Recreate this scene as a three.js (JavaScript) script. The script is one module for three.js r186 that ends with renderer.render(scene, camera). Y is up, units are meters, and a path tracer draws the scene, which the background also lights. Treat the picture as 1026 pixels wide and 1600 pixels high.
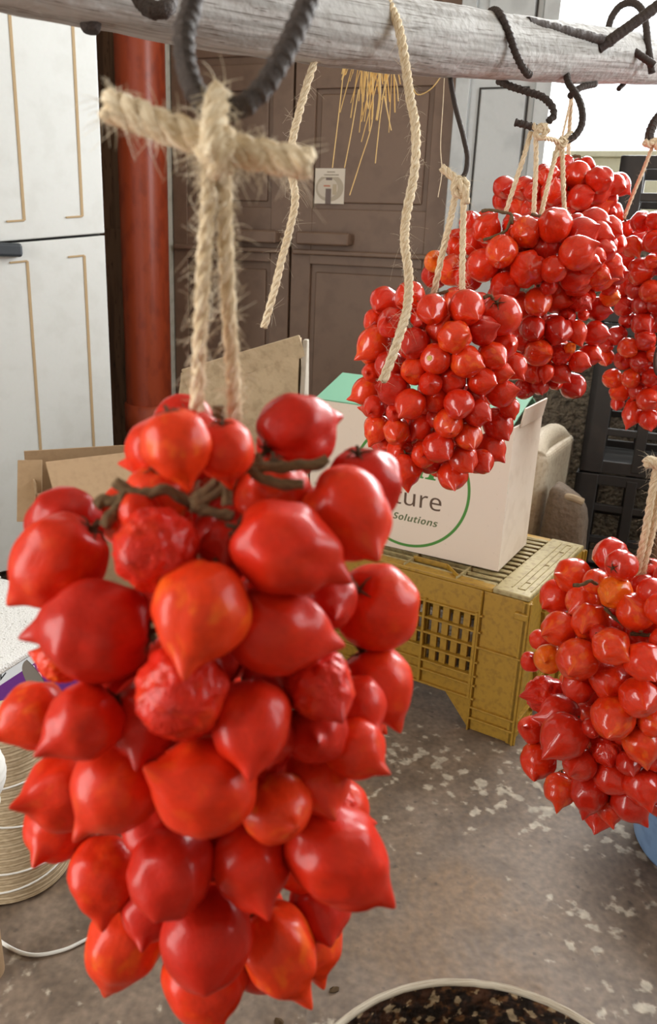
import * as THREE from 'three';
import { RoundedBoxGeometry } from 'three/addons/geometries/RoundedBoxGeometry.js';
import { mergeGeometries, mergeVertices } from 'three/addons/utils/BufferGeometryUtils.js';
import { RectAreaLightUniformsLib } from 'three/addons/lights/RectAreaLightUniformsLib.js';
import { createNoise3D } from 'simplex-noise';

// ---------------------------------------------------------------- camera, sky, daylight, exposure
const scene = new THREE.Scene();
const renderer = new THREE.WebGLRenderer({ antialias: true });
renderer.toneMapping = THREE.LinearToneMapping;
renderer.toneMappingExposure = 0.80;
renderer.shadowMap.enabled = true;
const V = (x, y, z) => new THREE.Vector3(x, y, z);
const FOC = 1250, PITCH = 18 * Math.PI / 180, ROLL = 2.5 * Math.PI / 180;
const EYE = V(0, 0.95, 0);
const FWD = V(0, -Math.sin(PITCH), -Math.cos(PITCH));
const up0 = V(1, 0, 0).cross(FWD), right0 = V(1, 0, 0);
const RIGHT = right0.clone().multiplyScalar(Math.cos(ROLL)).addScaledVector(up0, Math.sin(ROLL));
const UP = up0.clone().multiplyScalar(Math.cos(ROLL)).addScaledVector(right0, -Math.sin(ROLL));
const camera = new THREE.PerspectiveCamera(2 * Math.atan(800 / FOC) * 180 / Math.PI, 1026 / 1600, 0.02, 200);
camera.position.copy(EYE);
camera.up.copy(UP);
camera.lookAt(EYE.clone().add(FWD));
camera.focus = 1.1;
camera.userData.fStop = 9.5;
scene.add(camera);
scene.background = new THREE.Color(0.93, 0.97, 1.0);      // even white overcast sky
scene.backgroundIntensity = 2.6;
RectAreaLightUniformsLib.init();
function daylight(w, h, pos, target, intensity, color) {  // soft daylight standing in an opening of the shed
  const l = new THREE.RectAreaLight(color, intensity, w, h);
  l.position.copy(pos); l.lookAt(target); l.castShadow = true; scene.add(l); return l;
}

// ---------------------------------------------------------------- helpers
let seed = 12345;
const rnd = () => { seed = (seed * 1664525 + 1013904223) >>> 0; return seed / 4294967296; };
const rr = (a, b) => a + (b - a) * rnd();
const noise = createNoise3D(rnd);
const fbm = (x, y, z, o = 4) => { let s = 0, a = 0.5, f = 1; for (let i = 0; i < o; i++) { s += a * noise(x * f, y * f, z * f); a *= 0.5; f *= 2.03; } return s; };
const sst = (a, b, x) => { const t = Math.min(1, Math.max(0, (x - a) / (b - a))); return t * t * (3 - 2 * t); };
// a point that is seen at (x, y) of the 1026 x 1600 frame, at a distance along the optical axis / at a height / on a vertical plane
const ray = (x, y) => FWD.clone().addScaledVector(RIGHT, (x - 513) / FOC).addScaledVector(UP, -(y - 800) / FOC);
const at = (x, y, d) => EYE.clone().addScaledVector(ray(x, y), d);
const atHeight = (x, y, h) => { const q = ray(x, y); return EYE.clone().addScaledVector(q, (h - EYE.y) / q.y); };
const onPlane = (x, y, p, n) => { const q = ray(x, y); return EYE.clone().addScaledVector(q, p.clone().sub(EYE).dot(n) / q.dot(n)); };

const taken = {};
function numbered(name) { const k = taken[name] = (taken[name] ?? -1) + 1; return k ? `${name}_${String(k).padStart(3, '0')}` : name; }
function mesh(name, geo, mat, parent) {
  const g = Array.isArray(geo) ? merge(geo) : geo;
  const m = new THREE.Mesh(g, mat); m.name = parent ? name : numbered(name);
  m.castShadow = m.receiveShadow = true; (parent ?? scene).add(m); return m;
}
function merge(list) {
  return mergeGeometries(list.map((g) => {
    const q = g.index ? g.toNonIndexed() : g.clone();
    for (const k of Object.keys(q.attributes)) if (!['position', 'normal', 'uv'].includes(k)) q.deleteAttribute(k);
    if (!q.attributes.uv) q.setAttribute('uv', new THREE.BufferAttribute(new Float32Array(q.attributes.position.count * 2), 2));
    return q;
  }));
}
function tag(o, label, category, group) { Object.assign(o.userData, { label, category }); if (group) o.userData.group = group; return o; }
function structure(o, label, category) { o.userData.kind = 'structure'; if (label) o.userData.label = label; if (category) o.userData.category = category; return o; }
function thing(name, label, category, pos = V(0, 0, 0), turn = 0, group) {
  const g = new THREE.Group(); g.name = numbered(name); g.position.copy(pos); g.rotation.y = turn; scene.add(g); return tag(g, label, category, group);
}
// uv in metres, by the way each face points
function metreUV(g, s = 1) {
  const q = g.index ? g.toNonIndexed() : g, p = q.attributes.position, uv = new Float32Array(p.count * 2);
  const a = V(), b = V(), c = V();
  for (let i = 0; i < p.count; i += 3) {
    a.fromBufferAttribute(p, i); b.fromBufferAttribute(p, i + 1).sub(a); c.fromBufferAttribute(p, i + 2).sub(a); b.cross(c);
    const ax = Math.abs(b.x), ay = Math.abs(b.y), az = Math.abs(b.z);
    for (let k = 0; k < 3; k++) {
      const x = p.getX(i + k), y = p.getY(i + k), z = p.getZ(i + k);
      const [u, v] = ay >= ax && ay >= az ? [x, z] : ax >= az ? [z, y] : [x, y];
      uv[(i + k) * 2] = u * s; uv[(i + k) * 2 + 1] = v * s;
    }
  }
  q.setAttribute('uv', new THREE.BufferAttribute(uv, 2)); return q;
}
// box from corner to corner, with rounded edges
function box(x0, x1, y0, y1, z0, z1, r = 0.003) {
  const w = x1 - x0, h = y1 - y0, d = z1 - z0;
  const g = r > 0 ? new RoundedBoxGeometry(w, h, d, 1, Math.min(r, w * 0.45, h * 0.45, d * 0.45)) : new THREE.BoxGeometry(w, h, d);
  g.translate((x0 + x1) / 2, (y0 + y1) / 2, (z0 + z1) / 2); return metreUV(g);
}
// bar of rectangular section from a to b
function bar(a, b, w, h, r = 0.0015) {
  const L = a.distanceTo(b), g = new RoundedBoxGeometry(w, h, L, 1, Math.min(r, w * 0.4, h * 0.4));
  metreUV(g); const q = g.index ? g.toNonIndexed() : g; metreUV(q);
  const m = new THREE.Matrix4().lookAt(b, a, V(0, 1, 0.001)); q.applyMatrix4(m); q.translate((a.x + b.x) / 2, (a.y + b.y) / 2, (a.z + b.z) / 2); return q;
}
// move a geometry; a mirroring matrix also turns its triangles round
function moved(g, m) {
  g.applyMatrix4(m);
  if (m.determinant() < 0) for (const a of Object.values(g.attributes)) { const n = a.itemSize, A = a.array; for (let i = 0; i < a.count; i += 3) for (let k = 0; k < n; k++) { const p = (i + 1) * n + k, q = (i + 2) * n + k, t = A[p]; A[p] = A[q]; A[q] = t; } }
  return g;
}
function frames(pts) {
  const T = pts.map((p, i) => pts[Math.min(i + 1, pts.length - 1)].clone().sub(pts[Math.max(i - 1, 0)]).normalize());
  const N = [], B = []; let n = Math.abs(T[0].y) < 0.9 ? V(0, 1, 0) : V(1, 0, 0);
  for (let i = 0; i < pts.length; i++) { n = n.clone().addScaledVector(T[i], -n.dot(T[i])).normalize(); N.push(n); B.push(T[i].clone().cross(n)); }
  return { T, N, B };
}
// tube along points; rad(t, angle) in metres
function sweep(pts, rad, seg = 8, cap = true, vScale = 1) {
  const { N, B } = frames(pts), P = [], U = [], I = [], n = pts.length; let len = 0;
  for (let i = 0; i < n; i++) {
    if (i) len += pts[i].distanceTo(pts[i - 1]);
    for (let k = 0; k <= seg; k++) {
      const a = k / seg * 2 * Math.PI, R = typeof rad === 'number' ? rad : rad(i / (n - 1), a, len);
      const c = Math.cos(a) * R, s = Math.sin(a) * R;
      P.push(pts[i].x + N[i].x * c + B[i].x * s, pts[i].y + N[i].y * c + B[i].y * s, pts[i].z + N[i].z * c + B[i].z * s);
      U.push(k / seg, len * vScale);
    }
  }
  const w = seg + 1;
  for (let i = 0; i < n - 1; i++) for (let k = 0; k < seg; k++) { const a = i * w + k; I.push(a, a + w, a + 1, a + 1, a + w, a + w + 1); }
  if (cap) for (const e of [0, n - 1]) {
    const c = P.length / 3; P.push(pts[e].x, pts[e].y, pts[e].z); U.push(0.5, 0.5);
    for (let k = 0; k < seg; k++) { const a = e * w + k; e ? I.push(a, c, a + 1) : I.push(a, a + 1, c); }
  }
  for (let i = 0; i < I.length; i += 3) { const t = I[i + 1]; I[i + 1] = I[i + 2]; I[i + 2] = t; }
  const g = new THREE.BufferGeometry();
  g.setAttribute('position', new THREE.Float32BufferAttribute(P, 3)); g.setAttribute('uv', new THREE.Float32BufferAttribute(U, 2)); g.setIndex(I); g.computeVertexNormals();
  return g;
}
const smooth = (pts, n) => new THREE.CatmullRomCurve3(pts, false, 'centripetal').getPoints(n);
// three-ply twisted twine
function twine(pts, R, turnsPerMetre = 38, n) {
  const L = pts.reduce((s, p, i) => i ? s + p.distanceTo(pts[i - 1]) : 0, 0);
  n = n ?? Math.max(12, Math.min(160, Math.round(L * turnsPerMetre * 9)));
  const c = smooth(pts, n), { N, B } = frames(c), out = [];
  for (let s = 0; s < 3; s++) {
    const ph = s / 3 * 2 * Math.PI, p = c.map((q, i) => { const a = ph + i / n * L * turnsPerMetre * 2 * Math.PI; return q.clone().addScaledVector(N[i], Math.cos(a) * R * 0.5).addScaledVector(B[i], Math.sin(a) * R * 0.5); });
    out.push(sweep(p, (t, a, l) => R * 0.58 * (1 + 0.08 * noise(l * 300, s * 9, Math.cos(a))), 6, true, 1));
  }
  return out;
}
// loose fibres standing off a twine
function fuzz(pts, R, count, len, th = 0.00012) {
  const c = smooth(pts, 60), { T, N, B } = frames(c), out = [];
  for (let k = 0; k < count; k++) {
    const i = Math.floor(rnd() * 60), f = rnd(), p = c[i].clone().lerp(c[Math.min(60, i + 1)], f), a = rnd() * 2 * Math.PI;
    const d = N[i].clone().multiplyScalar(Math.cos(a)).addScaledVector(B[i], Math.sin(a)).addScaledVector(T[i], rr(-1.6, 1.6)).normalize();
    const side = d.clone().cross(T[i]).normalize(), L = len * (0.3 + rnd() * rnd() * 1.9), bend = rr(-0.7, 0.7), b2 = rr(-0.5, 0.5);
    const q = []; for (let j = 0; j <= 4; j++) { const t = j / 4; q.push(p.clone().addScaledVector(N[i], Math.cos(a) * R * 0.7).addScaledVector(B[i], Math.sin(a) * R * 0.7).addScaledVector(d, L * t).addScaledVector(side, bend * L * t * t).addScaledVector(T[i], b2 * L * t * t).add(V(0, -0.25 * L * t * t, 0))); }
    out.push(sweep(q, (t) => th * (1.2 - 0.7 * t), 3, false));
  }
  return out;
}
// ---------------------------------------------------------------- textures
function tex(w, h, fn, srgb = true) {   // fn(u, v) -> [r, g, b] 0..1
  const d = new Uint8Array(w * h * 4);
  for (let y = 0; y < h; y++) for (let x = 0; x < w; x++) { const c = fn(x / w, y / h), i = (y * w + x) * 4; for (let k = 0; k < 3; k++) d[i + k] = Math.max(0, Math.min(255, (Array.isArray(c) ? c[k] : c) * 255)); d[i + 3] = 255; }
  const t = new THREE.DataTexture(d, w, h, THREE.RGBAFormat); t.wrapS = t.wrapT = THREE.RepeatWrapping; t.magFilter = THREE.LinearFilter; t.minFilter = THREE.LinearMipmapLinearFilter; t.generateMipmaps = true;
  if (srgb) t.colorSpace = THREE.SRGBColorSpace; t.needsUpdate = true; return t;
}
// noise that repeats over the unit square (four shifted copies cross-faded)
const tile = (u, v, f, o = 4, z = 0) => { const a = fbm(u * f, v * f, z, o), b = fbm((u - 1) * f, v * f, z, o), c = fbm(u * f, (v - 1) * f, z, o), d = fbm((u - 1) * f, (v - 1) * f, z, o), U = 1 - u, W = 1 - v; return (a * U * W + b * u * W + c * U * v + d * u * v) / Math.sqrt((U * U + u * u) * (W * W + v * v)); };
const mixc = (a, b, t) => a.map((x, i) => x + (b[i] - x) * t);
const rep = (t, x, y = x) => { const c = t.clone(); c.repeat.set(x, y); c.needsUpdate = true; return c; };
function canvas(w, h, draw) { const c = document.createElement('canvas'); c.width = w; c.height = h; draw(c.getContext('2d'), w, h); const t = new THREE.CanvasTexture(c); t.colorSpace = THREE.SRGBColorSpace; t.anisotropy = 8; return t; }
const std = (o) => new THREE.MeshStandardMaterial(o), phy = (o) => new THREE.MeshPhysicalMaterial(o);

const grainNoise = tex(256, 256, (u, v) => 0.5 + 0.6 * tile(u, v, 40, 4), false);
const coarseNoise = tex(256, 256, (u, v) => 0.5 + 0.7 * tile(u, v, 14, 5, 3), false);
const speck = (base, dark, amount = 0.5, f = 18, z = 1) => tex(256, 256, (u, v) => mixc(base, dark, amount * sst(-0.1, 0.55, tile(u, v, f, 5, z)) + 0.10 * tile(u, v, 60, 2, z + 4)));

// concrete floor: grey-brown, limy flakes in patches, stains, a few cracks; the map covers 3.2 m
const floorMap = tex(1400, 1400, (u, v) => {
  const x = u * 3.2, y = v * 3.2, n1 = fbm(x * 1.5, y * 1.5, 2, 4), n2 = fbm(x * 7, y * 7, 9, 4), n3 = fbm(x * 60, y * 60, 5, 3), lime = sst(0.36, 0.60, fbm(x * 24, y * 24, 11, 6) + 1.1 * n1 - 0.02), brown = sst(-0.05, 0.5, fbm(x * 2.4, y * 2.4, 17, 4));
  let c = mixc([0.50, 0.435, 0.375], [0.39, 0.335, 0.285], sst(-0.35, 0.5, n2 + n1 * 0.5));
  c = mixc(c, [0.49, 0.395, 0.30], brown * 0.75);
  c = mixc(c, [0.76, 0.73, 0.66], lime * 0.7);
  const pit = sst(0.5, 0.62, fbm(x * 38, y * 38, 41, 2)); c = mixc(c, [0.25, 0.22, 0.19], pit * 0.5);
  return c.map((k) => k * (1 + 0.20 * n3 + 0.10 * n2));
});
const floorBump = tex(700, 700, (u, v) => { const x = u * 3.2, y = v * 3.2; return 0.5 + 0.3 * fbm(x * 16, y * 16, 11, 5) + 0.25 * fbm(x * 60, y * 60, 5, 3); }, false);
const M = {};
M.floor = std({ map: rep(floorMap, 1 / 3.2), bumpMap: rep(floorBump, 1 / 3.2), bumpScale: 0.004, roughness: 0.62 });
M.roughWall = std({ map: speck([0.50, 0.46, 0.40], [0.28, 0.25, 0.22], 0.9, 26, 6), bumpMap: rep(coarseNoise, 3), bumpScale: 0.02, roughness: 0.95 });
M.plaster = std({ map: speck([0.66, 0.62, 0.56], [0.52, 0.48, 0.42], 0.6, 12, 8), roughness: 0.9 });
M.cream = std({ map: speck([0.90, 0.88, 0.76], [0.80, 0.78, 0.66], 0.5, 10, 12), roughness: 0.9 });
M.brownDoor = std({ map: speck([0.48, 0.385, 0.32], [0.42, 0.33, 0.27], 0.5, 10, 14), roughness: 0.48 });
M.brownDark = std({ color: 0x1d1512, roughness: 0.8 });
M.greyDoor = std({ map: speck([0.76, 0.78, 0.79], [0.66, 0.68, 0.69], 0.5, 9, 15), roughness: 0.4 });
M.darkSeal = std({ color: 0x2b2826, roughness: 0.7 });
M.whiteStrip = std({ map: speck([0.80, 0.79, 0.75], [0.66, 0.64, 0.58], 0.5, 14, 16), roughness: 0.7 });
const woodGrain = (a, b, c, z) => tex(256, 512, (u, v) => { const g = fbm(Math.cos(u * 6.283) * 3 + z, Math.sin(u * 6.283) * 3, v * 1.6, 4), f = fbm(Math.cos(u * 6.283) * 8, Math.sin(u * 6.283) * 8 + z, v * 4, 3); let k = mixc(a, b, sst(-0.3, 0.45, g + 0.5 * f)); const crack = 1 - sst(0, 0.03, Math.abs(fbm(Math.cos(u * 6.283) * 6 + 20, Math.sin(u * 6.283) * 6, v * 0.9 + z, 3))); return mixc(k, c, crack * 0.55); });
M.poleWood = std({ map: rep(woodGrain([0.74, 0.735, 0.725], [0.61, 0.60, 0.585], [0.33, 0.30, 0.27], 2), 1, 1.4), roughness: 0.75, bumpMap: rep(coarseNoise, 1, 3), bumpScale: 0.0015 });
M.postWood = std({ map: rep(woodGrain([0.45, 0.33, 0.24], [0.34, 0.24, 0.17], [0.18, 0.12, 0.08], 5), 1, 1), roughness: 0.85 });
M.pipe = phy({ map: rep(speck([0.70, 0.29, 0.155], [0.58, 0.22, 0.12], 0.7, 9, 21), 1, 1), roughness: 0.34, clearcoat: 0.25, clearcoatRoughness: 0.3 });
M.fridge = phy({ map: rep(speck([0.83, 0.84, 0.83], [0.76, 0.765, 0.745], 0.28, 9, 23), 1.3), roughness: 0.42 });
M.tan = std({ color: 0xb09772, roughness: 0.7 });
M.handle = std({ color: 0x343a40, roughness: 0.45 });
M.rebar = std({ map: rep(speck([0.27, 0.225, 0.20], [0.17, 0.135, 0.12], 0.9, 20, 25), 1, 20), roughness: 0.65, metalness: 0.1, bumpMap: rep(grainNoise, 1, 30), bumpScale: 0.0008 });
M.jute = std({ map: rep(tex(128, 128, (u, v) => mixc([0.92, 0.865, 0.76], [0.79, 0.695, 0.55], sst(-0.4, 0.5, fbm(u * 10, v * 2, 3, 3) + 0.4 * rr(-1, 1) * 0.5))), 1, 60), roughness: 0.95 });
M.fibre = phy({ color: 0xf1e6cf, roughness: 0.9, transmission: 0.25, thickness: 0 });
M.straw = std({ color: 0xd6b576, roughness: 0.7 });
M.stem = std({ map: rep(speck([0.50, 0.40, 0.27], [0.30, 0.22, 0.14], 0.8, 20, 28), 1, 10), roughness: 0.9, bumpMap: rep(grainNoise, 1, 20), bumpScale: 0.001 });
M.greenStem = std({ color: 0x5b5635, roughness: 0.85 });
M.crate = phy({ map: rep(speck([0.66, 0.51, 0.16], [0.50, 0.37, 0.12], 0.45, 30, 33), 2.2), roughness: 0.5 });
M.crateTop = phy({ map: rep(speck([0.66, 0.60, 0.42], [0.48, 0.40, 0.24], 0.6, 24, 35), 2.2), roughness: 0.55 });
M.blackPlastic = std({ map: speck([0.17, 0.165, 0.16], [0.24, 0.22, 0.20], 0.5, 12, 37), roughness: 0.6 });
M.cardWhite = std({ map: rep(speck([0.88, 0.82, 0.75], [0.80, 0.73, 0.65], 0.35, 8, 39), 2), roughness: 0.75 });
M.cardGreen = std({ color: 0x7fb79a, roughness: 0.7 });
M.cardInside = std({ color: 0xa98d6c, roughness: 0.9 });
M.cardboard = std({ map: rep(speck([0.68, 0.57, 0.44], [0.60, 0.49, 0.37], 0.3, 22, 41), 2), roughness: 0.9 });
M.sack = std({ map: rep(speck([0.74, 0.66, 0.54], [0.62, 0.54, 0.43], 0.5, 14, 43), 2), roughness: 0.9, bumpMap: rep(coarseNoise, 2), bumpScale: 0.003 });
M.sackSide = std({ map: rep(speck([0.70, 0.66, 0.60], [0.60, 0.56, 0.50], 0.5, 11, 44), 2), roughness: 0.9 });
M.canister = phy({ map: rep(speck([0.78, 0.73, 0.64], [0.60, 0.52, 0.42], 0.45, 28, 45), 2), roughness: 0.55 });
M.foam = std({ map: rep(tex(256, 256, (u, v) => mixc([0.90, 0.90, 0.89], [0.62, 0.61, 0.58], 0.9 * sst(0.26, 0.42, tile(u, v, 55, 3, 46)) * sst(-0.2, 0.3, tile(u, v, 12, 3, 47)))), 3), roughness: 0.85, bumpMap: rep(grainNoise, 6), bumpScale: 0.002 });
M.steel = std({ color: 0x5a534c, metalness: 0.7, roughness: 0.45 });
M.blue = phy({ map: rep(speck([0.47, 0.60, 0.76], [0.38, 0.50, 0.66], 0.5, 10, 49), 2), roughness: 0.45 });
M.rust = std({ map: rep(tex(512, 512, (u, v) => { const a = tile(u, v, 16, 5, 51), b = tile(u, v, 30, 4, 53); let c = mixc([0.30, 0.18, 0.10], [0.12, 0.075, 0.05], sst(-0.25, 0.3, a)); c = mixc(c, [0.52, 0.36, 0.20], sst(0.1, 0.45, b) * 0.7); return mixc(c, [0.78, 0.70, 0.56], sst(0.24, 0.32, tile(u, v, 26, 4, 57)) * 0.8); }), 2.2, 2.2), roughness: 0.8, bumpMap: rep(coarseNoise, 4), bumpScale: 0.004 });
M.rim = std({ map: speck([0.80, 0.77, 0.70], [0.50, 0.42, 0.33], 0.7, 30, 59), roughness: 0.6 });
M.spool = std({ map: rep(tex(256, 256, (u, v) => mixc([0.80, 0.73, 0.61], [0.68, 0.60, 0.48], sst(-0.5, 0.5, Math.sin(v * 2 * Math.PI * 24 + 2.5 * Math.sin(u * 6.283)) * 0.5 + tile(u, v, 20, 3, 61)))), 3, 9), roughness: 0.95 });
M.whiteTwine = std({ color: 0xe6e6e0, roughness: 0.9 });

// tomato skins: ripeness wanders between red and orange over the skin, with tiny pale flecks
function skin(a, b, z, amt, wrinkled, waxy) {
  const m = tex(256, 256, (u, v) => { const k = tile(u, v, 3, 3, z), s = tile(u, v, 70, 2, z + 2); let c = mixc(a, b, amt * sst(0.05, 0.55, k)); c = c.map((x) => x * (1 + 0.06 * tile(u, v, 12, 3, z + 5))); return mixc(c, [0.93, 0.45, 0.28], 0.2 * sst(0.42, 0.6, s)); });
  return phy({ map: m, roughness: waxy ? 0.46 : wrinkled ? 0.34 : 0.30, clearcoat: waxy ? 0.3 : 0.8, clearcoatRoughness: waxy ? 0.18 : 0.09, specularIntensity: waxy ? 0.3 : 0.5, bumpMap: wrinkled ? wrinkleMap : skinBump, bumpScale: wrinkled ? 0.0006 : 0.0002 });
}
const skinBump = tex(256, 256, (u, v) => 0.5 + 0.5 * tile(u, v, 24, 4, 71), false);
const wrinkleMap = tex(256, 256, (u, v) => { const k = tile(u, v, 7, 3, 73); return 1 - Math.abs(k) * 1.6; }, false);
const skins = (z, waxy) => ({
  a: skin([0.84, 0.18, 0.055], [0.87, 0.29, 0.07], 81 + z, 0.6, false, waxy), b: skin([0.80, 0.15, 0.055], [0.83, 0.19, 0.07], 84 + z, 0.6, false, waxy),
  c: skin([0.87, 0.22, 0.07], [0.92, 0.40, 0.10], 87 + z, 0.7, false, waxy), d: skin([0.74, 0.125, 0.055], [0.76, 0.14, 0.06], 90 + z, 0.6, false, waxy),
  o: skin([0.92, 0.40, 0.08], [0.94, 0.55, 0.12], 93 + z, 0.8, false, waxy), w: skin([0.80, 0.135, 0.06], [0.85, 0.25, 0.07], 96 + z, 0.6, true, waxy),
});
const SK = skins(0, false), SKW = skins(40, true);   // SKW: fruits with a dull waxy bloom

// ---------------------------------------------------------------- the room
const YAW = 20 * Math.PI / 180;
const WALL_U = V(Math.cos(YAW), 0, Math.sin(YAW)), WALL_N = V(-Math.sin(YAW), 0, Math.cos(YAW));
const W0 = at(490, 390, 2.85); W0.y = 0;
const wallUV = (x, y, off = 0) => { const w = onPlane(x, y, W0.clone().addScaledVector(WALL_N, off), WALL_N); return [w.clone().sub(W0).dot(WALL_U), w.y]; };
const onWall = (o) => { o.position.copy(W0); o.rotation.y = -YAW; return o; };
const wallPoint = (u, v, n = 0) => W0.clone().addScaledVector(WALL_U, u).addScaledVector(WALL_N, n).add(V(0, v, 0));
const CEIL = 2.65, UL = -1.75, UR = 2.2, HEAD = 2.35;
const U = (x, off = 0) => wallUV(x, 300, off)[0], H_ = (y, x = 560, off = 0) => wallUV(x, y, off)[1];   // where a seam or an edge of the back wall stands
const D0 = U(272), D1 = U(702), OP0 = U(822), OPJ = U(846), SILL = H_(352, 900);

structure(mesh('floor', [box(-4, 4, -0.15, 0, -6.5, 5, 0)], M.floor), 'worn grey-brown concrete floor with limy flaked patches', 'floor');
structure(mesh('ceiling', [box(-2.6, 2.75, CEIL, CEIL + 0.12, -3.9, 1.95, 0)], M.plaster), 'plain shed ceiling', 'ceiling');
{
  const g = [box(UL, D0, 0, CEIL, -0.16, 0, 0), box(D0, OP0, 2.1, CEIL, -0.16, 0, 0), box(D0, OP0, 0, 2.1, -0.16, -0.10, 0), box(OP0, UR, 0, SILL, -0.16, 0, 0), box(OP0, UR, HEAD, CEIL, -0.16, 0, 0), box(UR - 0.06, UR, SILL, HEAD, -0.16, 0, 0)];
  structure(onWall(mesh('wall_back', g, M.roughWall)), 'rough grey rendered wall behind the crates', 'wall');
  const L = wallPoint(UL, 0), R = wallPoint(UR, 0);
  structure(mesh('wall_left', [box(L.x - 0.15, L.x, 0, CEIL, L.z - 0.2, -0.25, 0), box(L.x - 0.15, L.x, 0, CEIL, 0.6, 1.9, 0), box(L.x - 0.15, L.x, 2.15, CEIL, -0.25, 0.6, 0)], M.plaster), 'plastered side wall with an open doorway beyond the fridge', 'wall');
  structure(mesh('wall_right', [box(R.x, R.x + 0.15, 0, 1.15, R.z - 0.2, 1.9, 0), box(R.x, R.x + 0.15, 2.35, CEIL, R.z - 0.2, 1.9, 0), box(R.x, R.x + 0.15, 1.15, 2.35, R.z - 0.2, -1.35, 0), box(R.x, R.x + 0.15, 1.15, 2.35, 0.0, 1.9, 0)], M.plaster), 'plastered side wall with a window opening beyond the black crates', 'wall');
  // solid wall behind the camera
  structure(mesh('wall_front', [box(L.x, R.x, 0, CEIL, 1.75, 1.9, 0)], M.plaster), 'plastered wall behind the viewer', 'wall');
}
const WIN_W = UR - 0.06 - OPJ;
daylight(WIN_W, HEAD - SILL, wallPoint(OPJ + WIN_W / 2, (HEAD + SILL) / 2, -0.17), wallPoint(OPJ + WIN_W / 2, (HEAD + SILL) / 2 - 0.2, 1.0), 33, new THREE.Color(0.96, 0.985, 1.0));
daylight(0.83, 2.1, V(wallPoint(UL, 0).x - 0.02, 1.08, 0.175), V(0, 1.0, 0.175), 9.5, new THREE.Color(1, 0.965, 0.91));
daylight(1.35, 1.2, V(wallPoint(UR, 0).x + 0.02, 1.75, -0.675), V(0, 1.5, -0.675), 7, new THREE.Color(0.94, 0.98, 1.0));

// pale parapet outside the window
{ const top = (() => { const w = onPlane(920, 236, wallPoint(0, 0, -2.0), WALL_N); return w.y; })();
  structure(onWall(mesh('wall_outside', [box(-0.6, 6, 0, top - 0.03, -2.2, -2.0, 0.01), box(-0.62, 6.02, top - 0.03, top, -2.22, -1.98, 0.005)], M.cream)), 'pale cream parapet seen through the window opening', 'wall'); }

// dark wooden post, pale strip, thin jamb
structure(onWall(mesh('trim_1', [box(U(140), U(196, 0.08), 0, 2.3, 0, 0.08)], M.postWood)), 'dark brown wooden post beside the white fridge', 'post');
structure(onWall(mesh('trim_2', [box(U(250, 0.06), D0 - 0.002, 0, 2.3, 0, 0.06)], M.whiteStrip)), 'pale grey strip between the red pipe and the brown door', 'trim');
structure(onWall(mesh('trim_3', [box(D1 + 0.002, U(719, 0.05), 0, 2.3, 0, 0.05)], M.greyDoor)), 'bright thin jamb at the edge of the brown door', 'trim');
structure(onWall(mesh('trim_4', [box(OP0, OPJ, SILL, HEAD, -0.16, 0.05)], M.greyDoor)), 'pale pillar at the window opening', 'pillar');
// brown double door
{
  const d = new THREE.Group(); d.name = 'door_1'; scene.add(onWall(d)); structure(d, 'brown panelled double door with long bar handles', 'door');
  const S = U(458), TOP = 2.08, leaf = (u0, u1, inner) => {
    const l = new THREE.Group(); l.name = 'leaf'; d.add(l);
    mesh('leaf_board', [box(u0, u1, 0.01, TOP, -0.05, 0.0)], M.brownDoor, l);
    const st = 0.075, a = u0 + (inner < 0 ? 0.06 : st), b = u1 - (inner < 0 ? st : 0.07);
    mesh('stile', [box(u0, a, 0.01, TOP, 0, 0.014)], M.brownDoor, l);
    mesh('stile', [box(b, u1, 0.01, TOP, 0, 0.014)], M.brownDoor, l);
    const r1 = H_(396), r2 = H_(328), r3 = H_(138), r4 = H_(95);
    for (const [v0, v1, k] of [[0.01, 0.16, 0.014], [H_(416), r1, 0.020], [r1, r2, 0.012], [r3, r4, 0.014], [1.98, TOP, 0.014]]) mesh('rail', [box(a - 0.002, b + 0.002, v0, v1, 0, k)], M.brownDoor, l);
    for (const [v0, v1] of [[0.19, H_(428)], [r2 + 0.02, r3 - 0.015], [r4 + 0.025, 1.95]]) mesh('panel', [box(a + 0.018, b - 0.018, v0, v1, -0.004, 0.008, 0.006)], M.brownDoor, l);
    mesh('moulding', [box(u0 + 0.01, u1 - 0.01, r1 - 0.012, r1 + 0.006, 0.01, 0.036, 0.006)], M.brownDoor, l);
    const h0 = inner < 0 ? U(378) : U(466, 0.04), h1 = inner < 0 ? U(442) : U(550, 0.04), y0 = H_(386), y1 = H_(365);
    mesh('handle', [box(h0, h1, y0, y1, 0.035, 0.058, 0.008), box(h0, h0 + 0.03, y0 + 0.004, y1 - 0.004, 0.005, 0.04), box(h1 - 0.03, h1, y0 + 0.004, y1 - 0.004, 0.005, 0.04)], M.brownDoor, l);
    return l;
  };
  leaf(D0 + 0.002, S - 0.004, -1); leaf(S + 0.004, D1 - 0.002, 1);
  mesh('gap_seal', [box(S - 0.004, S + 0.004, 0.01, TOP, -0.05, -0.004, 0)], M.brownDark, d);
}
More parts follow.
